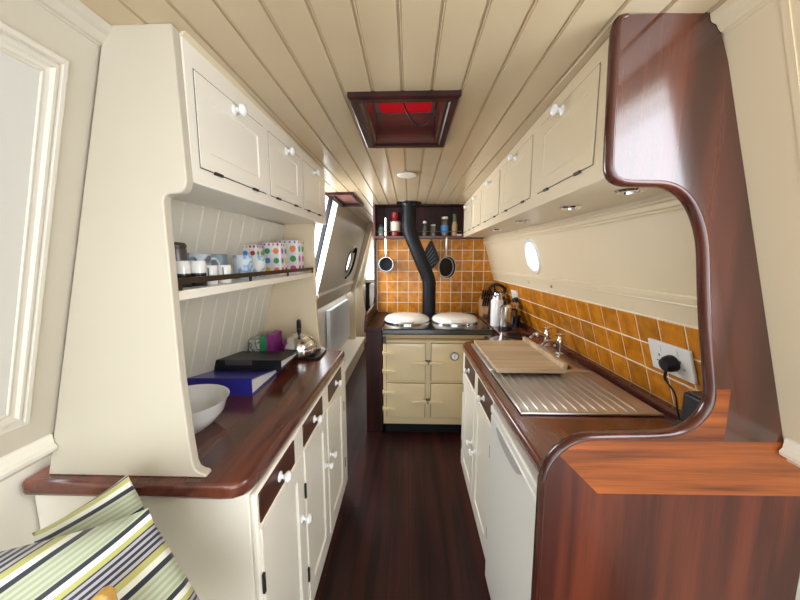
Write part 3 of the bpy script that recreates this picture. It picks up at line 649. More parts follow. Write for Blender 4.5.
# mahogany side counter left of the cooker
sc = thing('side_counter', 'narrow dark mahogany counter and side panel left of the range cooker', 'counter', (-0.28, 2.8, 0))
obj('cladding', B(-0.345, GX0-0.006, 2.455, YB-0.002, 0, 0.845), MAHD, sc)
obj('top', B(-0.333, GX0-0.006, 2.440, YB-0.008, 0.845, 0.880), MAHD, sc, bevel=0.004)
sd = smooth([(2.44, 0.84), (2.44, 0.90), (2.455, 0.94), (2.50, 0.965), (2.60, 0.975), (3.0, 0.985), (3.10, 1.0), (3.16, 1.05), (3.195, 1.15)], 5)
obj('side_upstand', prism(bmesh.new(), [(p.x, p.y) for p in [Vector((a[0], a[1])) for a in sd]] + [(3.198, 0.84)], 0, -0.355, -0.333), MAHD, sc, bevel=0.004)
# bulkhead post + shelf box
bs = thing('wall_shelf', 'dark mahogany boxed shelf across the bulkhead above the tiles', 'shelf', (0.1, 3.13, 1.62))
MRED = wood('red_mahogany', 2, (0.07, 0.012, 0.009), (0.14, 0.026, 0.016), coat=0.2)
obj('side', B(-0.345, -0.325, 3.06, YB-0.001, 1.60, 1.945), MRED, bs, bevel=0.002)
obj('side', B(0.505, 0.523, 3.06, YB-0.001, 1.62, 1.945), MRED, bs, bevel=0.002)
obj('shelf_board', B(-0.325, 0.70, 3.06, YB-0.001, 1.610, 1.632), MRED, bs, bevel=0.002)
obj('top_board', B(-0.325, 0.505, 3.06, YB-0.001, 1.915, 1.935), MAHD, bs)
bm = bmesh.new()
for k in range(9): box(bm, -0.323+k*0.0918, -0.323+(k+1)*0.0918-0.004, YB-0.012, YB-0.002, 1.634, 1.914)
obj('back_boards', bm, wood('maroon_boards', 2, (0.016, 0.0035, 0.003), (0.040, 0.007, 0.0055), coat=0.0, rough=0.5), bs)
bm = bmesh.new(); tube(bm, [(-0.325, 3.064, 1.672), (0.505, 3.064, 1.672)], 0.0035, 8); obj('gallery_rail', bm, BRASS, bs)
struct(obj('trim_bulkhead_edge', B(-0.352, -0.338, 3.14, YB+0.052, 0.0, 1.945), MAH_Z), 'reddish mahogany edge strip of the bulkhead')

# ------------------------------------------------------------------ ceiling hatches and vent
def hatch(name, label, x0, x1, y0, y1, fr_w, h, inner_m, topm, extra=0):
    zc = ceil_z((x0+x1)/2, (y0+y1)/2)
    t = thing(name, label, 'hatch', ((x0+x1)/2, (y0+y1)/2, zc))
    M = lambda u, v, n: V(u, v, ceil_z(u, v)-n)
    pf = [(-fr_w, -0.002), (-fr_w, 0.014), (-fr_w+0.006, 0.020), (-fr_w*0.35, 0.020), (-fr_w*0.25, 0.014), (-0.002, 0.012), (0.0, 0.004), (0.0, -0.02)]
    obj('frame', frame_bm(x0, x1, y0, y1, M, pf), MAHD, t, angle=25)
    bm = bmesh.new(); a, b_ = 0.0, 0.012
    zt_ = zc + h
    for q in ((x0-0.001, x0+0.006, y0, y1), (x1-0.006, x1+0.001, y0, y1), (x0, x1, y0-0.001, y0+0.006), (x0, x1, y1-0.006, y1+0.001)): box(bm, *q, zc-0.010, zt_)
    obj('shaft', bm, inner_m, t)
    return t, zc
hm, zc = hatch('roof_hatch', 'mahogany framed roof hatch with red cover in the ceiling', HX0, HX1, HY0, HY1, 0.042, 0.105, wood('shaft_wood', 0, (0.06, 0.022, 0.016), (0.16, 0.07, 0.05), rough=0.3), None)
red = bpy.data.materials.new('red_translucent'); red.use_nodes = True; nt = red.node_tree; nt.nodes.remove(nt.nodes['Principled BSDF'])
tl = nt.nodes.new('ShaderNodeBsdfTranslucent'); tl.inputs[0].default_value = (0.30, 0.010, 0.030, 1); gl = nt.nodes.new('ShaderNodeBsdfGlossy'); gl.inputs['Roughness'].default_value = 0.2
ms = nt.nodes.new('ShaderNodeMixShader'); ms.inputs[0].default_value = 0.06; nt.links.new(tl.outputs[0], ms.inputs[1]); nt.links.new(gl.outputs[0], ms.inputs[2]); nt.links.new(ms.outputs[0], nt.nodes['Material Output'].inputs[0])
obj('red_cover', B(HX0-0.012, HX1+0.012, HY0-0.012, HY1+0.012, zc+0.105, zc+0.111), red, hm)
bm = bmesh.new(); pts = rrect(HX0+0.022, HX1-0.022, HY0+0.02, HY1-0.010, 0.03, 6); o4 = rrect(HX0+0.0, HX1-0.0, HY0+0.0, HY1-0.0, 0.001, 6)
a = [bm.verts.new((p[0], p[1], zc+0.103)) for p in pts]; b_ = [bm.verts.new((p[0], p[1], zc+0.103)) for p in o4]
for k in range(len(a)): bm.faces.new([a[k], a[(k+1) % len(a)], b_[(k+1) % len(a)], b_[k]])
obj('inner_rim', bm, mat('hatch_grey', (0.22, 0.16, 0.15), 0.3), hm)
tag(obj('hanging_cable', tube(bmesh.new(), smooth([(-0.045, 1.050, zc+0.09), (-0.032, 1.09, zc+0.04), (-0.010, 1.14, zc+0.0), (0.025, 1.19, zc-0.02), (0.060, 1.19, zc-0.015), (0.085, 1.17, zc+0.01), (0.092, 1.15, zc+0.09)], 6), 0.003, 8), BLACKP), 'thin black cable looping down inside the roof hatch', 'cable')
h2, zc2 = hatch('roof_hatch', 'pinkish brown framed roof hatch above the side opening', KX0, KX1, KY0, KY1, 0.022, 0.016, MAHD, None)
obj('hatch_board', B(KX0-0.01, KX1+0.01, KY0-0.01, KY1+0.01, zc2+0.012, zc2+0.022), wood('pink_mahogany', 1, (0.28, 0.11, 0.09), (0.42, 0.18, 0.15)), h2)
vz = ceil_z(-0.017, 1.94)
vt = thing('ceiling_vent', 'small round cream mushroom vent on the ceiling behind the hatch', 'vent', (-0.017, 1.94, vz))
obj('disc', lathe(bmesh.new(), [(0, -0.020), (0.040, -0.019), (0.056, -0.014), (0.058, -0.010), (0.050, -0.008), (0, -0.008)], (-0.017, 1.94, vz), (0, 0, 1), 32), CREAMW, vt)
obj('stem', lathe(bmesh.new(), [(0, -0.009), (0.035, -0.009), (0.035, 0.004), (0, 0.004)], (-0.017, 1.94, vz), (0, 0, 1), 24), CREAMW, vt)

# ------------------------------------------------------------------ things on the shelf (top z 1.336)
SZ_ = zt
G = 'mugs and tins on the left shelf'
def mug(x, y, r, h, m, label, rz=0.0, base=None, z=SZ_+0.0005, square=False, spoon=None, cat='mug', ang=-40):
    t = thing('mug', label, cat, (x, y, z), G)
    p = [(0, 0), (r*0.92, 0), (r, 0.006), (r, h*0.5), (r, h-0.002), (r-0.0015, h), (r-0.004, h-0.002), (r-0.0045, 0.012), (0, 0.010)]
    obj('cup', lathe(bmesh.new(), p, (x, y, z), (0, 0, 1), 28), m, t, angle=50)
    a = R(ang); c, s = math.cos(a), math.sin(a)
    hp = [(r-0.001, h*0.80), (r+0.018, h*0.82), (r+0.028, h*0.62), (r+0.026, h*0.38), (r+0.012, h*0.22), (r-0.001, h*0.22)]
    obj('handle', tube(bmesh.new(), smooth([(x+q*c, y+q*s, z+v) for q, v in hp], 4), 0.0045, 8), base or m, t)
    if base: obj('black_band', lathe(bmesh.new(), [(r+0.0003, 0.001), (r+0.0009, 0.002), (r+0.0009, h*0.52), (r+0.0003, h*0.525)], (x, y, z), (0, 0, 1), 28), base, t)['label'] = 'black lower half'
    return t
mug(-0.601, 0.822, 0.0215, 0.070, CERAM, 'white mug with a black lower half, nearest on the shelf', base=BLACK, ang=110)
mug(-0.590, 0.870, 0.0215, 0.070, CERAM, 'white mug with a black lower half, second from the near end', base=BLACK, ang=110)
def mark_mug(x, y, label):
    t = mug(x, y, 0.0225, 0.056, CERAM, label, ang=100)
    a = R(-62); obj('dark_mark', box(bmesh.new(), -0.0018, 0.0018, 0.0222, 0.0233, 0.018, 0.050, lambda u, v, n: V(x + v*math.cos(a) - u*math.sin(a), y + v*math.sin(a) + u*math.cos(a), SZ_ + n)), mat('slate_mark', (0.10, 0.11, 0.15), 0.4), t)['label'] = 'thin dark line down the white glaze'
mark_mug(-0.598, 0.935, 'small white mug with a dark line, beside the black and white pair')
mark_mug(-0.588, 0.992, 'small white mug with a dark line, beside the blue patterned mugs')
def pattern_mat(name, base, cols, scale=30, thr=0.5):
    m = bpy.data.materials.new(name); m.use_nodes = True; nt = m.node_tree; b = nt.nodes['Principled BSDF']; b.inputs['Roughness'].default_value = 0.2
    tc = nt.nodes.new('ShaderNodeTexCoord'); n = nt.nodes.new('ShaderNodeTexNoise'); n.inputs['Scale'].default_value = scale; n.inputs['Detail'].default_value = 1.5
    nt.links.new(tc.outputs['Object'], n.inputs['Vector']); r = nt.nodes.new('ShaderNodeValToRGB'); r.color_ramp.interpolation = 'EASE'
    e = r.color_ramp.elements; e[0].position = 0; e[0].color = (*base, 1); e[1].position = thr; e[1].color = (*cols[0], 1)
    for i, c_ in enumerate(cols[1:]): q = e.new(min(0.95, thr + 0.08*(i+1))); q.color = (*c_, 1)
    nt.links.new(n.outputs['Fac'], r.inputs['Fac']); nt.links.new(r.outputs['Color'], b.inputs['Base Color']); return m
BLUEP = pattern_mat('blue_white_pattern', (0.80, 0.84, 0.88), [(0.70, 0.78, 0.86), (0.20, 0.38, 0.68), (0.55, 0.68, 0.82)], 22, 0.45)
TEALP = pattern_mat('grey_blue_glaze', (0.20, 0.27, 0.33), [(0.28, 0.38, 0.46), (0.14, 0.20, 0.28)], 10, 0.5)
mug(-0.640, 1.210, 0.034, 0.090, BLUEP, 'tall mug with a blue and white pattern, nearer of two', ang=120)
mug(-0.645, 1.335, 0.033, 0.090, pattern_mat('blue_white_leaves', (0.84, 0.86, 0.84), [(0.80, 0.84, 0.84), (0.28, 0.45, 0.66), (0.78, 0.80, 0.76)], 30, 0.5), 'tall mug with a blue leaf pattern next to the spotty tin', ang=120)
mug(-0.680, 1.110, 0.034, 0.092, TEALP, 'grey blue glazed mug behind the white mugs', ang=120)
mug(-0.685, 1.020, 0.036, 0.092, pattern_mat('white_streak_pattern', (0.75, 0.80, 0.85), [(0.62, 0.70, 0.78), (0.12, 0.14, 0.20), (0.75, 0.78, 0.80)], 16, 0.52), 'pale blue mug with dark streaks behind the white mugs', ang=60)
mug(-0.700, 0.940, 0.034, 0.094, TEALP, 'dark grey blue mug at the back behind the black and white mugs', ang=60)
jr = thing('jar', 'dark pewter lidded jar at the near end of the shelf', 'jar', (-0.658, 0.880, SZ_), G)
obj('body', lathe(bmesh.new(), [(0, 0), (0.029, 0), (0.031, 0.004), (0.030, 0.100), (0.028, 0.106), (0, 0.106)], (-0.658, 0.880, SZ_+0.0005), (0, 0, 1), 28), mat('pewter', (0.10, 0.095, 0.09), 0.35, 0.7), jr)
obj('lid', lathe(bmesh.new(), [(0, 0.106), (0.030, 0.106), (0.031, 0.112), (0.027, 0.120), (0, 0.124)], (-0.658, 0.880, SZ_+0.0005), (0, 0, 1), 28), mat('pewter', (0, 0, 0)), jr)
DC = [(0.08, 0.35, 0.12), (0.80, 0.62, 0.08), (0.10, 0.30, 0.70), (0.75, 0.10, 0.35), (0.85, 0.30, 0.08), (0.45, 0.15, 0.55), (0.08, 0.45, 0.55), (0.55, 0.06, 0.08)]
DM = [mat('spot_%s' % n_, c_, 0.25) for n_, c_ in zip(('green', 'yellow', 'blue', 'pink', 'orange', 'purple', 'teal', 'crimson'), DC)]
TINW = mat('tin_white', (0.84, 0.82, 0.86), 0.2, coat=0.3)
def tin(x, y, w_, h, label, seed):
    rnd = random.Random(seed); t = thing('tin', label, 'tin', (x, y, SZ_), G)
    z = SZ_ + 0.0005; hw = w_/2
    def side_dots(bm, rows, cols):
        for face in range(4):
            a = face*PI/2; c, s = math.cos(a), math.sin(a)
            for i in range(cols):
                for j in range(rows):
                    u = -hw + w_*(i+0.5)/cols; v = h*(j+0.5)/rows; r = min(w_/cols, h/rows)*0.33; mi = rnd.randrange(len(DM)) + 1
                    ctr = bm.verts.new((x + (hw+0.0006)*c - u*s, y + (hw+0.0006)*s + u*c, z + v)); ring = []
                    for k in range(14):
                        q = 2*PI*k/14; uu = u + r*math.cos(q); vv = v + r*math.sin(q)
                        ring.append(bm.verts.new((x + (hw+0.0006)*c - uu*s, y + (hw+0.0006)*s + uu*c, z + vv)))
                    for k in range(14): bm.faces.new([ctr, ring[k], ring[(k+1) % 14]]).material_index = mi
    bm = bmesh.new(); prism(bm, rrect(x-hw, x+hw, y-hw, y+hw, 0.008, 3), 2, z, z+h); side_dots(bm, 3, 2)
    obj('canister', bm, None, t, mats=[TINW]+DM, angle=30)
    bm = bmesh.new(); prism(bm, rrect(x-hw-0.002, x+hw+0.002, y-hw-0.002, y+hw+0.002, 0.009, 3), 2, z+h, z+h+0.016)
    for k in range(7):
        mi = rnd.randrange(len(DM)) + 1; cx, cy = x+rnd.uniform(-hw*.7, hw*.7), y+rnd.uniform(-hw*.7, hw*.7)
        f = bm.faces.new([bm.verts.new((cx+0.011*math.cos(2*PI*q/12), cy+0.011*math.sin(2*PI*q/12), z+h+0.0166)) for q in range(12)]); f.material_index = mi
    for i in range(4):
        for fx in range(4):
            a = fx*PI/2; c, s = math.cos(a), math.sin(a); u = -hw + w_*(i+0.5)/4; mi = rnd.randrange(len(DM)) + 1
            f = bm.faces.new([bm.verts.new((x + (hw+0.0027)*c - (u+0.006*math.cos(2*PI*q/10))*s, y + (hw+0.0027)*s + (u+0.006*math.cos(2*PI*q/10))*c, z+h+0.008+0.006*math.sin(2*PI*q/10))) for q in range(10)]); f.material_index = mi
    obj('lid', bm, None, t, mats=[TINW]+DM, angle=30)
tin(-0.655, 1.550, 0.084, 0.136, 'spotty square tin beside the blue leaf mug', 3)
tin(-0.642, 1.730, 0.104, 0.156, 'largest spotty square tin at the far end of the shelf', 8)
tin(-0.708, 1.430, 0.066, 0.122, 'spotty lidded tin behind the tall patterned mugs', 5)

# ------------------------------------------------------------------ things on the left worktop (top z 0.88)
WZ = 0.8805
bw = obj('bowl', lathe(bmesh.new(), [(0, 0), (0.062, 0), (0.066, 0.004), (0.085, 0.018), (0.112, 0.052), (0.124, 0.090), (0.127, 0.093), (0.1215, 0.091), (0.108, 0.054), (0.082, 0.024), (0.055, 0.012), (0, 0.010)], (-0.706, 0.930, WZ), (0, 0, 1), 56), CERAM)
tag(bw, 'large white ceramic bowl on the left worktop', 'bowl')
BLUE = mat('royal_blue_card', (0.030, 0.028, 0.28), 0.3, coat=0.2); PAPER = mat('paper_edges', (0.78, 0.78, 0.76), 0.7)
def binder(label, cx, cy, z, rz, m, open_=0.0, h0=0.072, h1=0.030, L=0.32, D_=0.27):
    t = thing('ring_binder', label, 'binder', (cx, cy, z), 'ring binders on the left worktop')
    c, s = math.cos(rz), math.sin(rz); M = lambda u, v, n: V(cx + u*c - v*s, cy + u*s + v*c, z + n)
    # u along spine, v away from spine; wedge profile
    obj('cover', prism(bmesh.new(), [(0, 0), (D_, 0), (D_, 0.003), (0.003, 0.003), (0.003, h0-0.003), (D_, h1), (D_, h1+0.003), (0, h0)], 0, -L/2, L/2, M), m, t, smooth=False)
    obj('papers', prism(bmesh.new(), [(0.02, 0.004), (D_-0.015, 0.004), (D_-0.015, h1-0.002), (0.02, h0-0.014)], 0, -L/2+0.012, L/2-0.008, M), PAPER, t, smooth=False)
    return t, M
bt, Mb = binder('royal blue ring binder lying flat on the left worktop', -0.772, 1.165, WZ, R(1), BLUE, h1=0.018)
bt2, Mb2 = binder('black ring binder resting across the far edge of the blue one', -0.728, 1.345, WZ+0.041, R(1), BLACKP, h0=0.045, h1=0.014, D_=0.235)
obj('spine_label', box(bmesh.new(), -0.09, 0.03, -0.0012, -0.0002, 0.022, 0.044, Mb2), mat('grey_label', (0.06, 0.06, 0.065), 0.5), bt2)
# tea boxes
def carton(x0, x1, y0, y1, z0, z1, m, label, M=None):
    o = obj('carton', box(bmesh.new(), x0, x1, y0, y1, z0, z1, M), m, bevel=0.001, smooth=False); tag(o, label, 'box', 'cartons beside the kettle'); return o
carton(-0.846, -0.792, 1.612, 1.700, WZ, WZ+0.108, pattern_mat('grey_print', (0.30, 0.31, 0.30), [(0.50, 0.50, 0.46), (0.12, 0.16, 0.14), (0.62, 0.60, 0.58)], 30, 0.4), 'grey printed carton standing behind the black binder')
carton(-0.790, -0.752, 1.612, 1.710, WZ, WZ+0.124, mat('green_card', (0.03, 0.28, 0.12), 0.4, noise=0.3, nscale=40), 'green carton between the grey and purple ones')
carton(-0.750, -0.715, 1.612, 1.725, WZ, WZ+0.136, mat('purple_card', (0.26, 0.03, 0.22), 0.4, noise=0.2, nscale=30), 'purple carton next to the kettle')
# tray + kettle
tray = obj('tray', prism(bmesh.new(), rrect(-0.708, -0.480, 1.625, 1.795, 0.02), 2, WZ, WZ+0.012), BLACKP, bevel=0.003); tag(tray, 'thin black mat under the steel kettle', 'mat')
KX, KY, KZ = -0.602, 1.685, WZ+0.0125
kt = thing('kettle', 'small polished steel stovetop kettle with a black handle', 'kettle', (KX, KY, KZ))
obj('body', lathe(bmesh.new(), [(0, 0), (0.078, 0), (0.087, 0.006), (0.093, 0.030), (0.090, 0.060), (0.074, 0.088), (0.050, 0.104), (0.036, 0.108), (0, 0.108)], (KX, KY, KZ), (0, 0, 1), 40), CHROME, kt)
obj('lid', lathe(bmesh.new(), [(0.0, 0.120), (0.018, 0.118), (0.034, 0.110), (0.036, 0.106), (0, 0.106)], (KX, KY, KZ), (0, 0, 1), 28), CHROME, kt)
obj('lid_knob', lathe(bmesh.new(), [(0, 0.118), (0.007, 0.118), (0.006, 0.126), (0.012, 0.131), (0.010, 0.141), (0, 0.143)], (KX, KY, KZ), (0, 0, 1), 16), BLACKP, kt)
obj('spout', tube(bmesh.new(), smooth([(KX-0.035, KY+0.050, KZ+0.050), (KX-0.050, KY+0.072, KZ+0.075), (KX-0.056, KY+0.082, KZ+0.098)], 4), [0.018]*4+[0.013]*3+[0.010]*2, 14), CHROME, kt)
hd = smooth([(KX+a*-0.34, KY+a*0.94, KZ+b_) for a, b_ in ((0.052, 0.095), (0.060, 0.130), (0.040, 0.168), (0.0, 0.182), (-0.035, 0.172), (-0.045, 0.150))], 5)
obj('handle', tube(bmesh.new(), hd, 0.0125, 12), BLACKP, kt)
# trivet
tag(obj('trivet', lathe(bmesh.new(), [(0, 0), (0.088, 0), (0.090, 0.005), (0.080, 0.009), (0.066, 0.006), (0, 0.006)], (0.752, 2.18, WZ), (0, 0, 1), 40), BLACKM), 'flat round black trivet on the worktop beyond the sink', 'trivet')
for i, (y, z) in enumerate(((2.16, 0.893), (1.99, 0.893), (1.90, 0.893))):
    tag(obj('cup_hook', lathe(bmesh.new(), [(0, 0), (0.009, 0), (0.010, 0.004), (0.006, 0.010), (0, 0.012)], (0.883, y, z), (-1, 0, 0), 14), WPLAST), 'one of three small white caps on the dark upstand behind the taps', 'cap', 'white caps on the upstand')

# ------------------------------------------------------------------ far right worktop: flask, knife block, kettle
fx, fy = 0.668, 2.345
fk = thing('cafetiere', 'chrome and glass cafetiere with a black base beyond the trivet', 'cafetiere', (fx+0.05, fy, WZ))
x, y = fx+0.062, 2.40
obj('glass_jug', lathe(bmesh.new(), [(0, 0.012), (0.044, 0.012), (0.044, 0.165), (0.040, 0.168), (0.040, 0.02), (0, 0.02)], (x, y, WZ), (0, 0, 1), 28), CHROME, fk)
obj('base', lathe(bmesh.new(), [(0, 0), (0.050, 0), (0.050, 0.014), (0.044, 0.030), (0, 0.030)], (x, y, WZ), (0, 0, 1), 28), BLACKP, fk)
obj('lid', lathe(bmesh.new(), [(0, 0.166), (0.047, 0.166), (0.047, 0.176), (0.030, 0.190), (0, 0.192)], (x, y, WZ), (0, 0, 1), 28), CHROME, fk)
obj('plunger_knob', lathe(bmesh.new(), [(0.003, 0.190), (0.003, 0.215), (0.012, 0.222), (0.012, 0.238), (0, 0.242)], (x, y, WZ), (0, 0, 1), 16), BLACKP, fk)
obj('handle', tube(bmesh.new(), smooth([(x+0.044, y, WZ+0.155), (x+0.078, y, WZ+0.150), (x+0.082, y, WZ+0.09), (x+0.070, y, WZ+0.04), (x+0.046, y, WZ+0.03)], 5), 0.008, 10), BLACKP, fk)
x, y = 0.702, 2.545
fl2 = thing('flask', 'tall white vacuum flask behind the cafetiere', 'flask', (x, y, WZ))
obj('body', lathe(bmesh.new(), [(0, 0), (0.046, 0), (0.048, 0.006), (0.048, 0.200), (0.040, 0.215), (0, 0.215)], (x, y, WZ), (0, 0, 1), 28), CERAM, fl2)
obj('lid', lathe(bmesh.new(), [(0, 0.215), (0.038, 0.215), (0.036, 0.245), (0, 0.250)], (x, y, WZ), (0, 0, 1), 24), STEEL, fl2)
obj('handle', tube(bmesh.new(), smooth([(x-0.02, y-0.02, WZ+0.235), (x-0.045, y-0.045, WZ+0.265), (x-0.015, y-0.03, WZ+0.285), (x+0.02, y, WZ+0.25)], 5), 0.006, 8), BLACKP, fl2)
# knife block
kb = thing('knife_block', 'wooden knife block full of black handled knives in the far corner', 'knife block', (0.708, 2.98, WZ))
obj('block', prism(bmesh.new(), [(2.92, WZ), (3.06, WZ), (3.10, WZ+0.13), (3.02, WZ+0.185), (2.90, WZ+0.03)], 0, 0.672, 0.762), wood('beech', 2, (0.42, 0.22, 0.10), (0.58, 0.34, 0.17), coat=0.1), kb, bevel=0.003, smooth=False)
kn = 0
for i in range(4):
    for j in range(2):
        bx = 0.684 + i*0.021; by = 2.955 + j*0.045; bz = WZ + 0.105 + j*0.058
        tag(obj('knife', tube(bmesh.new(), [(bx, by, bz), (bx-0.003, by-0.045, bz+0.045), (bx-0.005, by-0.075, bz+0.085)], [0.008, 0.010, 0.009], 8), BLACKP), 'black handled knife standing in the wooden block', 'knife', 'black handled knives in the block')
x, y = 0.780, 2.80
ek = thing('kettle', 'black and steel kettle in the far corner behind the flask', 'kettle', (x, y, WZ))
obj('body', lathe(bmesh.new(), [(0, 0), (0.085, 0), (0.088, 0.010), (0.080, 0.10), (0.066, 0.19), (0.052, 0.215), (0, 0.225)], (x, y, WZ), (0, 0, 1), 32), BLACK, ek)
obj('lid', lathe(bmesh.new(), [(0, 0.262), (0.02, 0.260), (0.05, 0.240), (0.054, 0.214), (0, 0.214)], (x, y, WZ), (0, 0, 1), 28), CHROME, ek)
obj('handle', tube(bmesh.new(), smooth([(x-0.05, y, WZ+0.22), (x-0.080, y-0.01, WZ+0.28), (x-0.02, y-0.01, WZ+0.315), (x+0.05, y, WZ+0.28), (x+0.045, y, WZ+0.23)], 5), 0.014, 10), BLACKP, ek)
s2 = socket('socket', 'small white socket on the tiles near the far corner', 2.52, 2.66, 1.085, 1.165, MR, 1)
tag(obj('plug', lathe(bmesh.new(), [(0, 0), (0.026, 0), (0.026, 0.03), (0.012, 0.045), (0, 0.045)], MR(2.53, 1.095, 0.0155), (-1, 0, -0.3), 16), BLACKP), 'black plug in the far white socket', 'plug')
# wooden spoon rack leaning at the side
ut = thing('utensil_pot', 'dark pot of wooden utensils against the tiles under the far socket', 'pot', (0.835, 2.52, WZ))
obj('pot', lathe(bmesh.new(), [(0, 0), (0.036, 0), (0.044, 0.09), (0.040, 0.09), (0.032, 0.006), (0, 0.006)], (0.835, 2.50, WZ), (0, 0, 1), 24), BLACK, ut)
WS = wood('spoon_wood', 2, (0.30, 0.13, 0.05), (0.45, 0.22, 0.09), coat=0.0)
for i in range(3): tag(obj('wooden_spoon', tube(bmesh.new(), [(0.83+0.004*i, 2.50, WZ+0.008), (0.815+0.013*i, 2.51-0.02*i, WZ+0.150), (0.81+0.014*i, 2.515-0.025*i, WZ+0.18), (0.81+0.014*i, 2.517-0.026*i, WZ+0.20)], [0.005, 0.005, 0.015, 0.006], 10), WS), 'wooden utensil standing in the dark pot under the far socket', 'utensil', 'wooden utensils in the dark pot')

# ------------------------------------------------------------------ bulkhead shelf contents and hanging pans
BZ = 1.6325
def jarthing(name, x, r, h, m, lidm, label, lidh=0.02, y=3.125):
    t = thing(name, label, name.replace('_', ' '), (x, y, BZ), 'jars and bottles on the bulkhead shelf')
    obj('body', lathe(bmesh.new(), [(0, 0), (r, 0), (r*1.03, 0.004), (r, h*0.8), (r*0.75, h), (0, h)], (x, y, BZ), (0, 0, 1), 20), m, t)
    obj('lid', lathe(bmesh.new(), [(0, h), (r*0.85, h), (r*0.85, h+lidh), (0, h+lidh)], (x, y, BZ), (0, 0, 1), 20), lidm, t)
    return t
REDP = mat('red_plastic', (0.20, 0.006, 0.012), 0.35)
jarthing('bottle', -0.138, 0.046, 0.17, REDP, REDP, 'large red bottle with a pale label left of the stove pipe', 0.05)
obj('paper_label', lathe(bmesh.new(), [(0.0478, 0.05), (0.0482, 0.05), (0.0478, 0.135)], (-0.138, 3.125, BZ), (0, 0, 1), 24), mat('cream_label', (0.70, 0.62, 0.48), 0.5), [o for o in C.objects if o.name.startswith('bottle')][0])
jarthing('jar', -0.275, 0.034, 0.09, mat('teal_glass', (0.10, 0.16, 0.15), 0.1, coat=0.5), BLACKP, 'low greenish jar at the left end of the bulkhead shelf')
jarthing('jar', 0.145, 0.024, 0.12, mat('smoked_glass', (0.07, 0.07, 0.06), 0.1, coat=0.5), STEEL, 'dark spice jar just right of the stove pipe')
jarthing('jar', 0.225, 0.026, 0.095, mat('pepper_glass', (0.16, 0.15, 0.13), 0.1, coat=0.5), mat('white_lid', (0.72, 0.72, 0.68), 0.4), 'short spice jar with a pale lid in the middle of the shelf', 0.014)
jb = jarthing('jar', 0.335, 0.036, 0.16, mat('coffee_glass', (0.09, 0.06, 0.05), 0.1, coat=0.5), mat('white_lid', (0, 0, 0)), 'tall jar with a white lid and blue label', 0.02)
obj('blue_label', lathe(bmesh.new(), [(0.0372, 0.03), (0.0378, 0.03), (0.0378, 0.10), (0.0372, 0.10)], (0.335, 3.125, BZ), (0, 0, 1), 24), mat('label_blue', (0.05, 0.22, 0.52), 0.4), jb)
jarthing('jar', 0.430, 0.027, 0.135, mat('ochre_jar', (0.42, 0.27, 0.13), 0.35), mat('dark_green_lid', (0.05, 0.08, 0.03), 0.4), 'tan jar with a dark green lid at the right end of the shelf', 0.07)
tag(obj('dish', lathe(bmesh.new(), [(0, 0), (0.02, 0), (0.032, 0.016), (0.029, 0.016), (0.018, 0.004), (0, 0.004)], (0.475, 3.10, BZ), (0, 0, 1), 20), CERAM), 'tiny white dish by the right end of the shelf', 'dish')
# pans: circular body facing the camera, handle up to the hook
def pan(name, label, cx, cz, r, y, depth, handle_top, body_m, in_m, tilt=0.0, hm_=None):
    t = thing(name, label, name.replace('_', ' '), (cx, y, cz))
    ax = (math.sin(tilt), -math.cos(tilt), 0)
    obj('pan_body', lathe(bmesh.new(), [(0, 0), (r*0.86, 0), (r*0.93, depth*0.15), (r, depth), (r*1.03, depth), (r*0.96, depth*0.95), (r*0.89, depth*0.2), (r*0.82, depth*0.12)], (cx, y, cz), ax, 40), body_m, t)
    obj('pan_inside', lathe(bmesh.new(), [(0, 0.004), (r*0.87, 0.004), (r*0.90, depth*0.30), (r*0.955, depth*0.96)], (cx, y, cz), ax, 40), in_m, t)
    pts = [(cx, y-depth*0.8, cz+r), (cx, y-depth*0.9-0.004, cz+r+0.04), (cx, y-0.045, (cz+r+handle_top)/2), (cx, y-0.05, handle_top)]
    b = bmesh.new(); tube(b, pts, [0.009, 0.009, 0.012, 0.010], 10); obj('handle', b, hm_ or CHROME, t)
    return t
pan('saucepan', 'small black lined saucepan hanging left of the stove pipe', -0.225, 1.365, 0.066, 3.12, 0.07, 1.80, CHROME, BLACKM)
pan('saucepan', 'second steel saucepan hung behind the small black lined one', -0.236, 1.358, 0.076, 3.180, 0.010, 1.60, mat('dull_steel', (0.35, 0.35, 0.36), 0.35, 1.0), BLACKM, hm_=mat('dull_steel', (0, 0, 0)))
pan('frying_pan', 'round black frying pan with a pale rim hanging right of the pipe', 0.350, 1.335, 0.108, 3.115, 0.030, 1.62, mat('pale_rim', (0.62, 0.60, 0.56), 0.3, 0.4), BLACKM, tilt=0.62, hm_=STEEL)
gv = thing('oven_glove', 'black quilted oven glove hanging between the pipe and the frying pan', 'oven glove', (0.21, 3.14, 1.6))
pts = [(0.205, 1.60), (0.222, 1.585), (0.285, 1.44), (0.29, 1.40), (0.235, 1.33), (0.205, 1.315), (0.175, 1.34), (0.125, 1.44), (0.135, 1.47)]
obj('glove_body', prism(bmesh.new(), pts, 1, 3.125, 3.150), BLACKM, gv, bevel=0.006, seg=3)
bm = bmesh.new()
for k in range(5): tube(bm, [(0.150+k*0.012, 3.123, 1.42-k*0.018), (0.215+k*0.013, 3.123, 1.53-k*0.034)], 0.003, 6)
obj('stitching', bm, mat('grey_thread', (0.16, 0.16, 0.16), 0.6), gv)
obj('hanging_loop', tube(bmesh.new(), smooth([(0.205, 3.137, 1.598), (0.20, 3.10, 1.615), (0.205, 3.052, 1.622), (0.21, 3.10, 1.612), (0.21, 3.137, 1.598)], 4), 0.003, 6), BLACKP, gv)
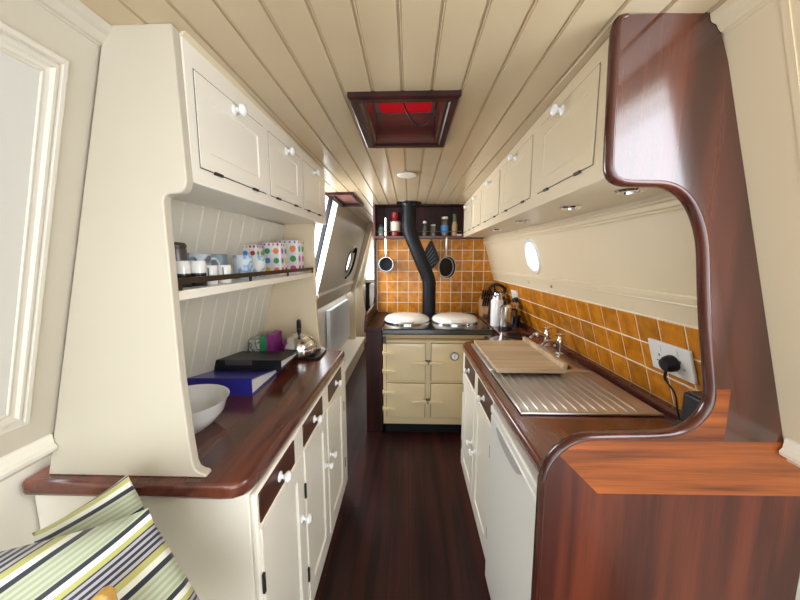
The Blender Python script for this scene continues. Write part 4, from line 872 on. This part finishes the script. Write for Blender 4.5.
for i, x in enumerate((-0.225, 0.205, 0.345, 0.395)):
    tag(obj('hook', tube(bmesh.new(), smooth([(x, 3.058, 1.625), (x, 3.044, 1.622), (x, 3.042, 1.608), (x, 3.052, 1.602)], 4), 0.003, 8), BRASS), 'brass cup hook on the front edge of the bulkhead shelf', 'hook', 'brass hooks under the bulkhead shelf')

# ------------------------------------------------------------------ passage on the left, beyond the side hatch
rd = thing('radiator', 'white panel radiator on the lower side of the far passage', 'radiator', (-0.90, 3.95, 0.3))
RW = mat('radiator_white', (0.72, 0.74, 0.76), 0.3)
bm = bmesh.new(); pr = []
n = 14
for k in range(n+1):
    u = 3.52 + 1.0*k/n; pr += [(u, 0.0), (u+0.018, 0.0), (u+0.026, 0.007), (u+0.052, 0.007)]
A_ = [bm.verts.new((-0.885+q, u, 0.30)) for u, q in pr]; D_ = [bm.verts.new((-0.885+q, u, 0.83)) for u, q in pr]
for k in range(len(pr)-1): bm.faces.new([A_[k], A_[k+1], D_[k+1], D_[k]])
obj('ribbed_front', bm, RW, rd, angle=20)
obj('panel', B(-0.935, -0.886, 3.50, 4.60, 0.29, 0.84), RW, rd, bevel=0.006)
bx = thing('pipe_boxing', 'low cream boxed step along the foot of the passage side', 'boxing', (-0.85, 3.0, 0))
obj('top', B(-0.944, -0.70, 1.84, 4.9, 0.17, 0.195), CREAMW, bx, bevel=0.003)
obj('front', B(-0.735, -0.715, 1.84, 4.9, 0.0, 0.17), CREAM, bx)
struct(obj('trim_passage_pillar', prism(bmesh.new(), [(-0.944, 0.0), (-0.83, 0.0), (-0.83, 0.95), (Lx(1.95)+0.09, 1.95), (Lx(1.95)+0.01, 1.95), (-0.87, 0.98), (-0.944, 0.95)], 1, 4.75, 4.83), CREAM), 'cream pillar across the far passage side')
struct(obj('wall_passage', prism(bmesh.new(), [(-0.944, 0.0), (-0.66, 0.0), (-0.66, 0.36), (-0.74, 0.36), (-0.80, 0.95), (Lx(1.95)+0.03, 1.95), (Lx(1.95)+0.01, 1.95), (-0.86, 0.98)], 1, 5.3, 5.36), CREAM), 'cream partition with a low base at the end of the passage')
# far window and furniture
wf = struct(obj('window_4', B(-0.86, -0.50, YE-0.012, YE-0.002, 1.02, 1.80), mat('daylit_pane', (0.9, 0.9, 0.9), 0.3, emis=(1.0, 0.98, 0.92), estr=2.5)), 'bright window at the far end')
obj('window_frame', frame_bm(-0.88, -0.48, 1.00, 1.82, lambda u, v, n: V(u, YE-0.003-n, v), [(0, 0), (0, 0.012), (0.02, 0.012), (0.02, 0)]), CREAMW, wf)
ch = thing('armchair', 'dark armchair glimpsed past the bulkhead at the end of the passage', 'armchair', (-0.55, 5.8, 0))
obj('seat', B(-0.80, -0.25, 5.50, 6.15, 0.0, 0.42), MAHD, ch, bevel=0.02)
obj('backrest', B(-0.84, -0.25, 6.0, 6.20, 0.42, 0.98), BLACKM, ch, bevel=0.03)
tag(obj('cushion', B(-0.74, -0.40, 5.80, 5.96, 0.52, 0.98), mat('white_cotton', (0.75, 0.76, 0.78), 0.8), bevel=0.05, seg=4), 'white cushion on the dark armchair at the far end', 'cushion')

# ------------------------------------------------------------------ striped cushions and wooden piece, near left
def stripe_mat(name, ang, period, off):
    m = bpy.data.materials.new(name); m.use_nodes = True; nt = m.node_tree; b = nt.nodes['Principled BSDF']; b.inputs['Roughness'].default_value = 0.85; L = nt.links.new
    b.inputs['Sheen Weight'].default_value = 0.2
    uv = nt.nodes.new('ShaderNodeUVMap'); uv.uv_map = 'UVMap'
    sp = nt.nodes.new('ShaderNodeSeparateXYZ'); L(uv.outputs[0], sp.inputs[0])
    a = nt.nodes.new('ShaderNodeMath'); a.operation = 'MULTIPLY'; a.inputs[1].default_value = -math.sin(ang)/period; L(sp.outputs[0], a.inputs[0])
    c = nt.nodes.new('ShaderNodeMath'); c.operation = 'MULTIPLY_ADD'; c.inputs[1].default_value = math.cos(ang)/period; L(sp.outputs[1], c.inputs[0]); L(a.outputs[0], c.inputs[2])
    d = nt.nodes.new('ShaderNodeMath'); d.operation = 'ADD'; d.inputs[1].default_value = off; L(c.outputs[0], d.inputs[0])
    f = nt.nodes.new('ShaderNodeMath'); f.operation = 'FRACT'; L(d.outputs[0], f.inputs[0])
    r = nt.nodes.new('ShaderNodeValToRGB'); r.color_ramp.interpolation = 'CONSTANT'; e = r.color_ramp.elements
    W_ = (0.74, 0.74, 0.66); N_ = (0.022, 0.026, 0.038); Y_ = (0.46, 0.45, 0.15); G_ = (0.36, 0.40, 0.27); g2 = (0.48, 0.51, 0.38); P_ = (0.42, 0.40, 0.44)
    seq = [(0.0, G_), (0.035, g2), (0.07, G_), (0.105, g2), (0.14, G_), (0.175, g2), (0.21, G_), (0.245, g2), (0.28, N_), (0.345, W_), (0.42, Y_), (0.50, N_), (0.518, P_), (0.555, N_), (0.59, P_), (0.625, N_), (0.66, P_), (0.695, N_), (0.73, P_), (0.765, N_), (0.785, Y_), (0.845, W_), (0.915, N_), (0.975, g2)]
    e[0].position = 0; e[0].color = (*seq[0][1], 1); e[1].position = seq[1][0]; e[1].color = (*seq[1][1], 1)
    for p_, c_ in seq[2:]: q = e.new(p_); q.color = (*c_, 1)
    L(f.outputs[0], r.inputs['Fac']); L(r.outputs['Color'], b.inputs['Base Color'])
    tc = nt.nodes.new('ShaderNodeTexCoord'); nn = nt.nodes.new('ShaderNodeTexNoise'); nn.inputs['Scale'].default_value = 14; nn.inputs['Detail'].default_value = 3; L(tc.outputs['Object'], nn.inputs['Vector'])
    bp = nt.nodes.new('ShaderNodeBump'); bp.inputs['Strength'].default_value = 0.5; bp.inputs['Distance'].default_value = 0.012; L(nn.outputs['Fac'], bp.inputs['Height']); L(bp.outputs['Normal'], b.inputs['Normal'])
    return m
def cushion(label, corner, ex, ey, size, thick, m, seed=1):
    # corner = top right corner; ex points left->right along the top edge, ey points up
    ex = Vector(ex).normalized(); ey = Vector(ey); nz = ex.cross(ey).normalized(); ey = ey.normalized()
    N = 28; rnd = random.Random(seed); bm = bmesh.new(); uvl = bm.loops.layers.uv.new('UVMap')
    def P(i, j, side):
        u = i/N*2-1; v = j/N*2-1
        e_ = (1-u**2)*(1-v**2); h = thick/2 * (max(0, e_)**0.42)
        pin = 1 - 0.055*(1-abs(u)**3)*(abs(v)**2) ; pin2 = 1 - 0.055*(1-abs(v)**3)*(abs(u)**2)
        wr = (0.006*math.sin(7*u+3*v+seed) + 0.004*math.sin(13*v-4*u+seed)) * e_
        return Vector(corner) + ex*((u*pin2-1)*size/2) + ey*((v*pin-1)*size/2) + nz*(side*(h+wr))
    uvs = {}
    for side in (1, -1):
        vg = {}
        for i in range(N+1):
            for j in range(N+1):
                if side == -1 and (i in (0, N) or j in (0, N)): vg[i, j] = top[i, j]
                else: vg[i, j] = bm.verts.new(P(i, j, side)); 
                uvs[vg[i, j]] = (i/N*size, j/N*size)
        if side == 1: top = vg
        for i in range(N):
            for j in range(N):
                bm.faces.new([vg[i, j], vg[i+1, j], vg[i+1, j+1], vg[i, j+1]])
    for f in bm.faces:
        for lp in f.loops: lp[uvl].uv = uvs[lp.vert]
    o = obj('cushion', bm, m, angle=80); tag(o, label, 'cushion', 'striped cushions in the near left corner'); return o
SA = stripe_mat('olive_stripes', R(23), 0.138, 0.30)
SB = stripe_mat('olive_stripes_back', R(-2), 0.138, 0.52)
cushion('front striped cushion in cream, olive and navy filling the near left corner', (-0.490, 0.530, 0.946), (0.97, 0.08, 0.23), (-0.56, 0.18, 0.80), 0.44, 0.13, SA, 2)
cushion('back striped cushion whose corner peeks up over the worktop edge', (-0.612, 0.622, 0.947), (0.83, 0.03, 0.52), (-0.45, 0.16, 0.83), 0.27, 0.075, SB, 5)
st = thing('bench', 'cream bench under the striped cushions', 'bench', (-0.7, 0.35, 0))
obj('seat', B(-0.944, -0.40, -0.10, 0.698, 0.41, 0.455), CREAMW, st, bevel=0.004)
obj('front', B(-0.43, -0.41, -0.10, 0.698, 0.0, 0.41), CREAM, st)
wb = obj('wooden_board', prism(bmesh.new(), [(-0.50, 0.456), (-0.36, 0.456), (-0.412, 0.950), (-0.420, 0.957), (-0.430, 0.952), (-0.52, 0.86)], 1, 0.366, 0.382), wood('golden_wood', 2, (0.50, 0.27, 0.06), (0.68, 0.42, 0.13), coat=0.2), bevel=0.003)
tag(wb, 'pointed golden wooden board end in front of the front striped cushion', 'board')
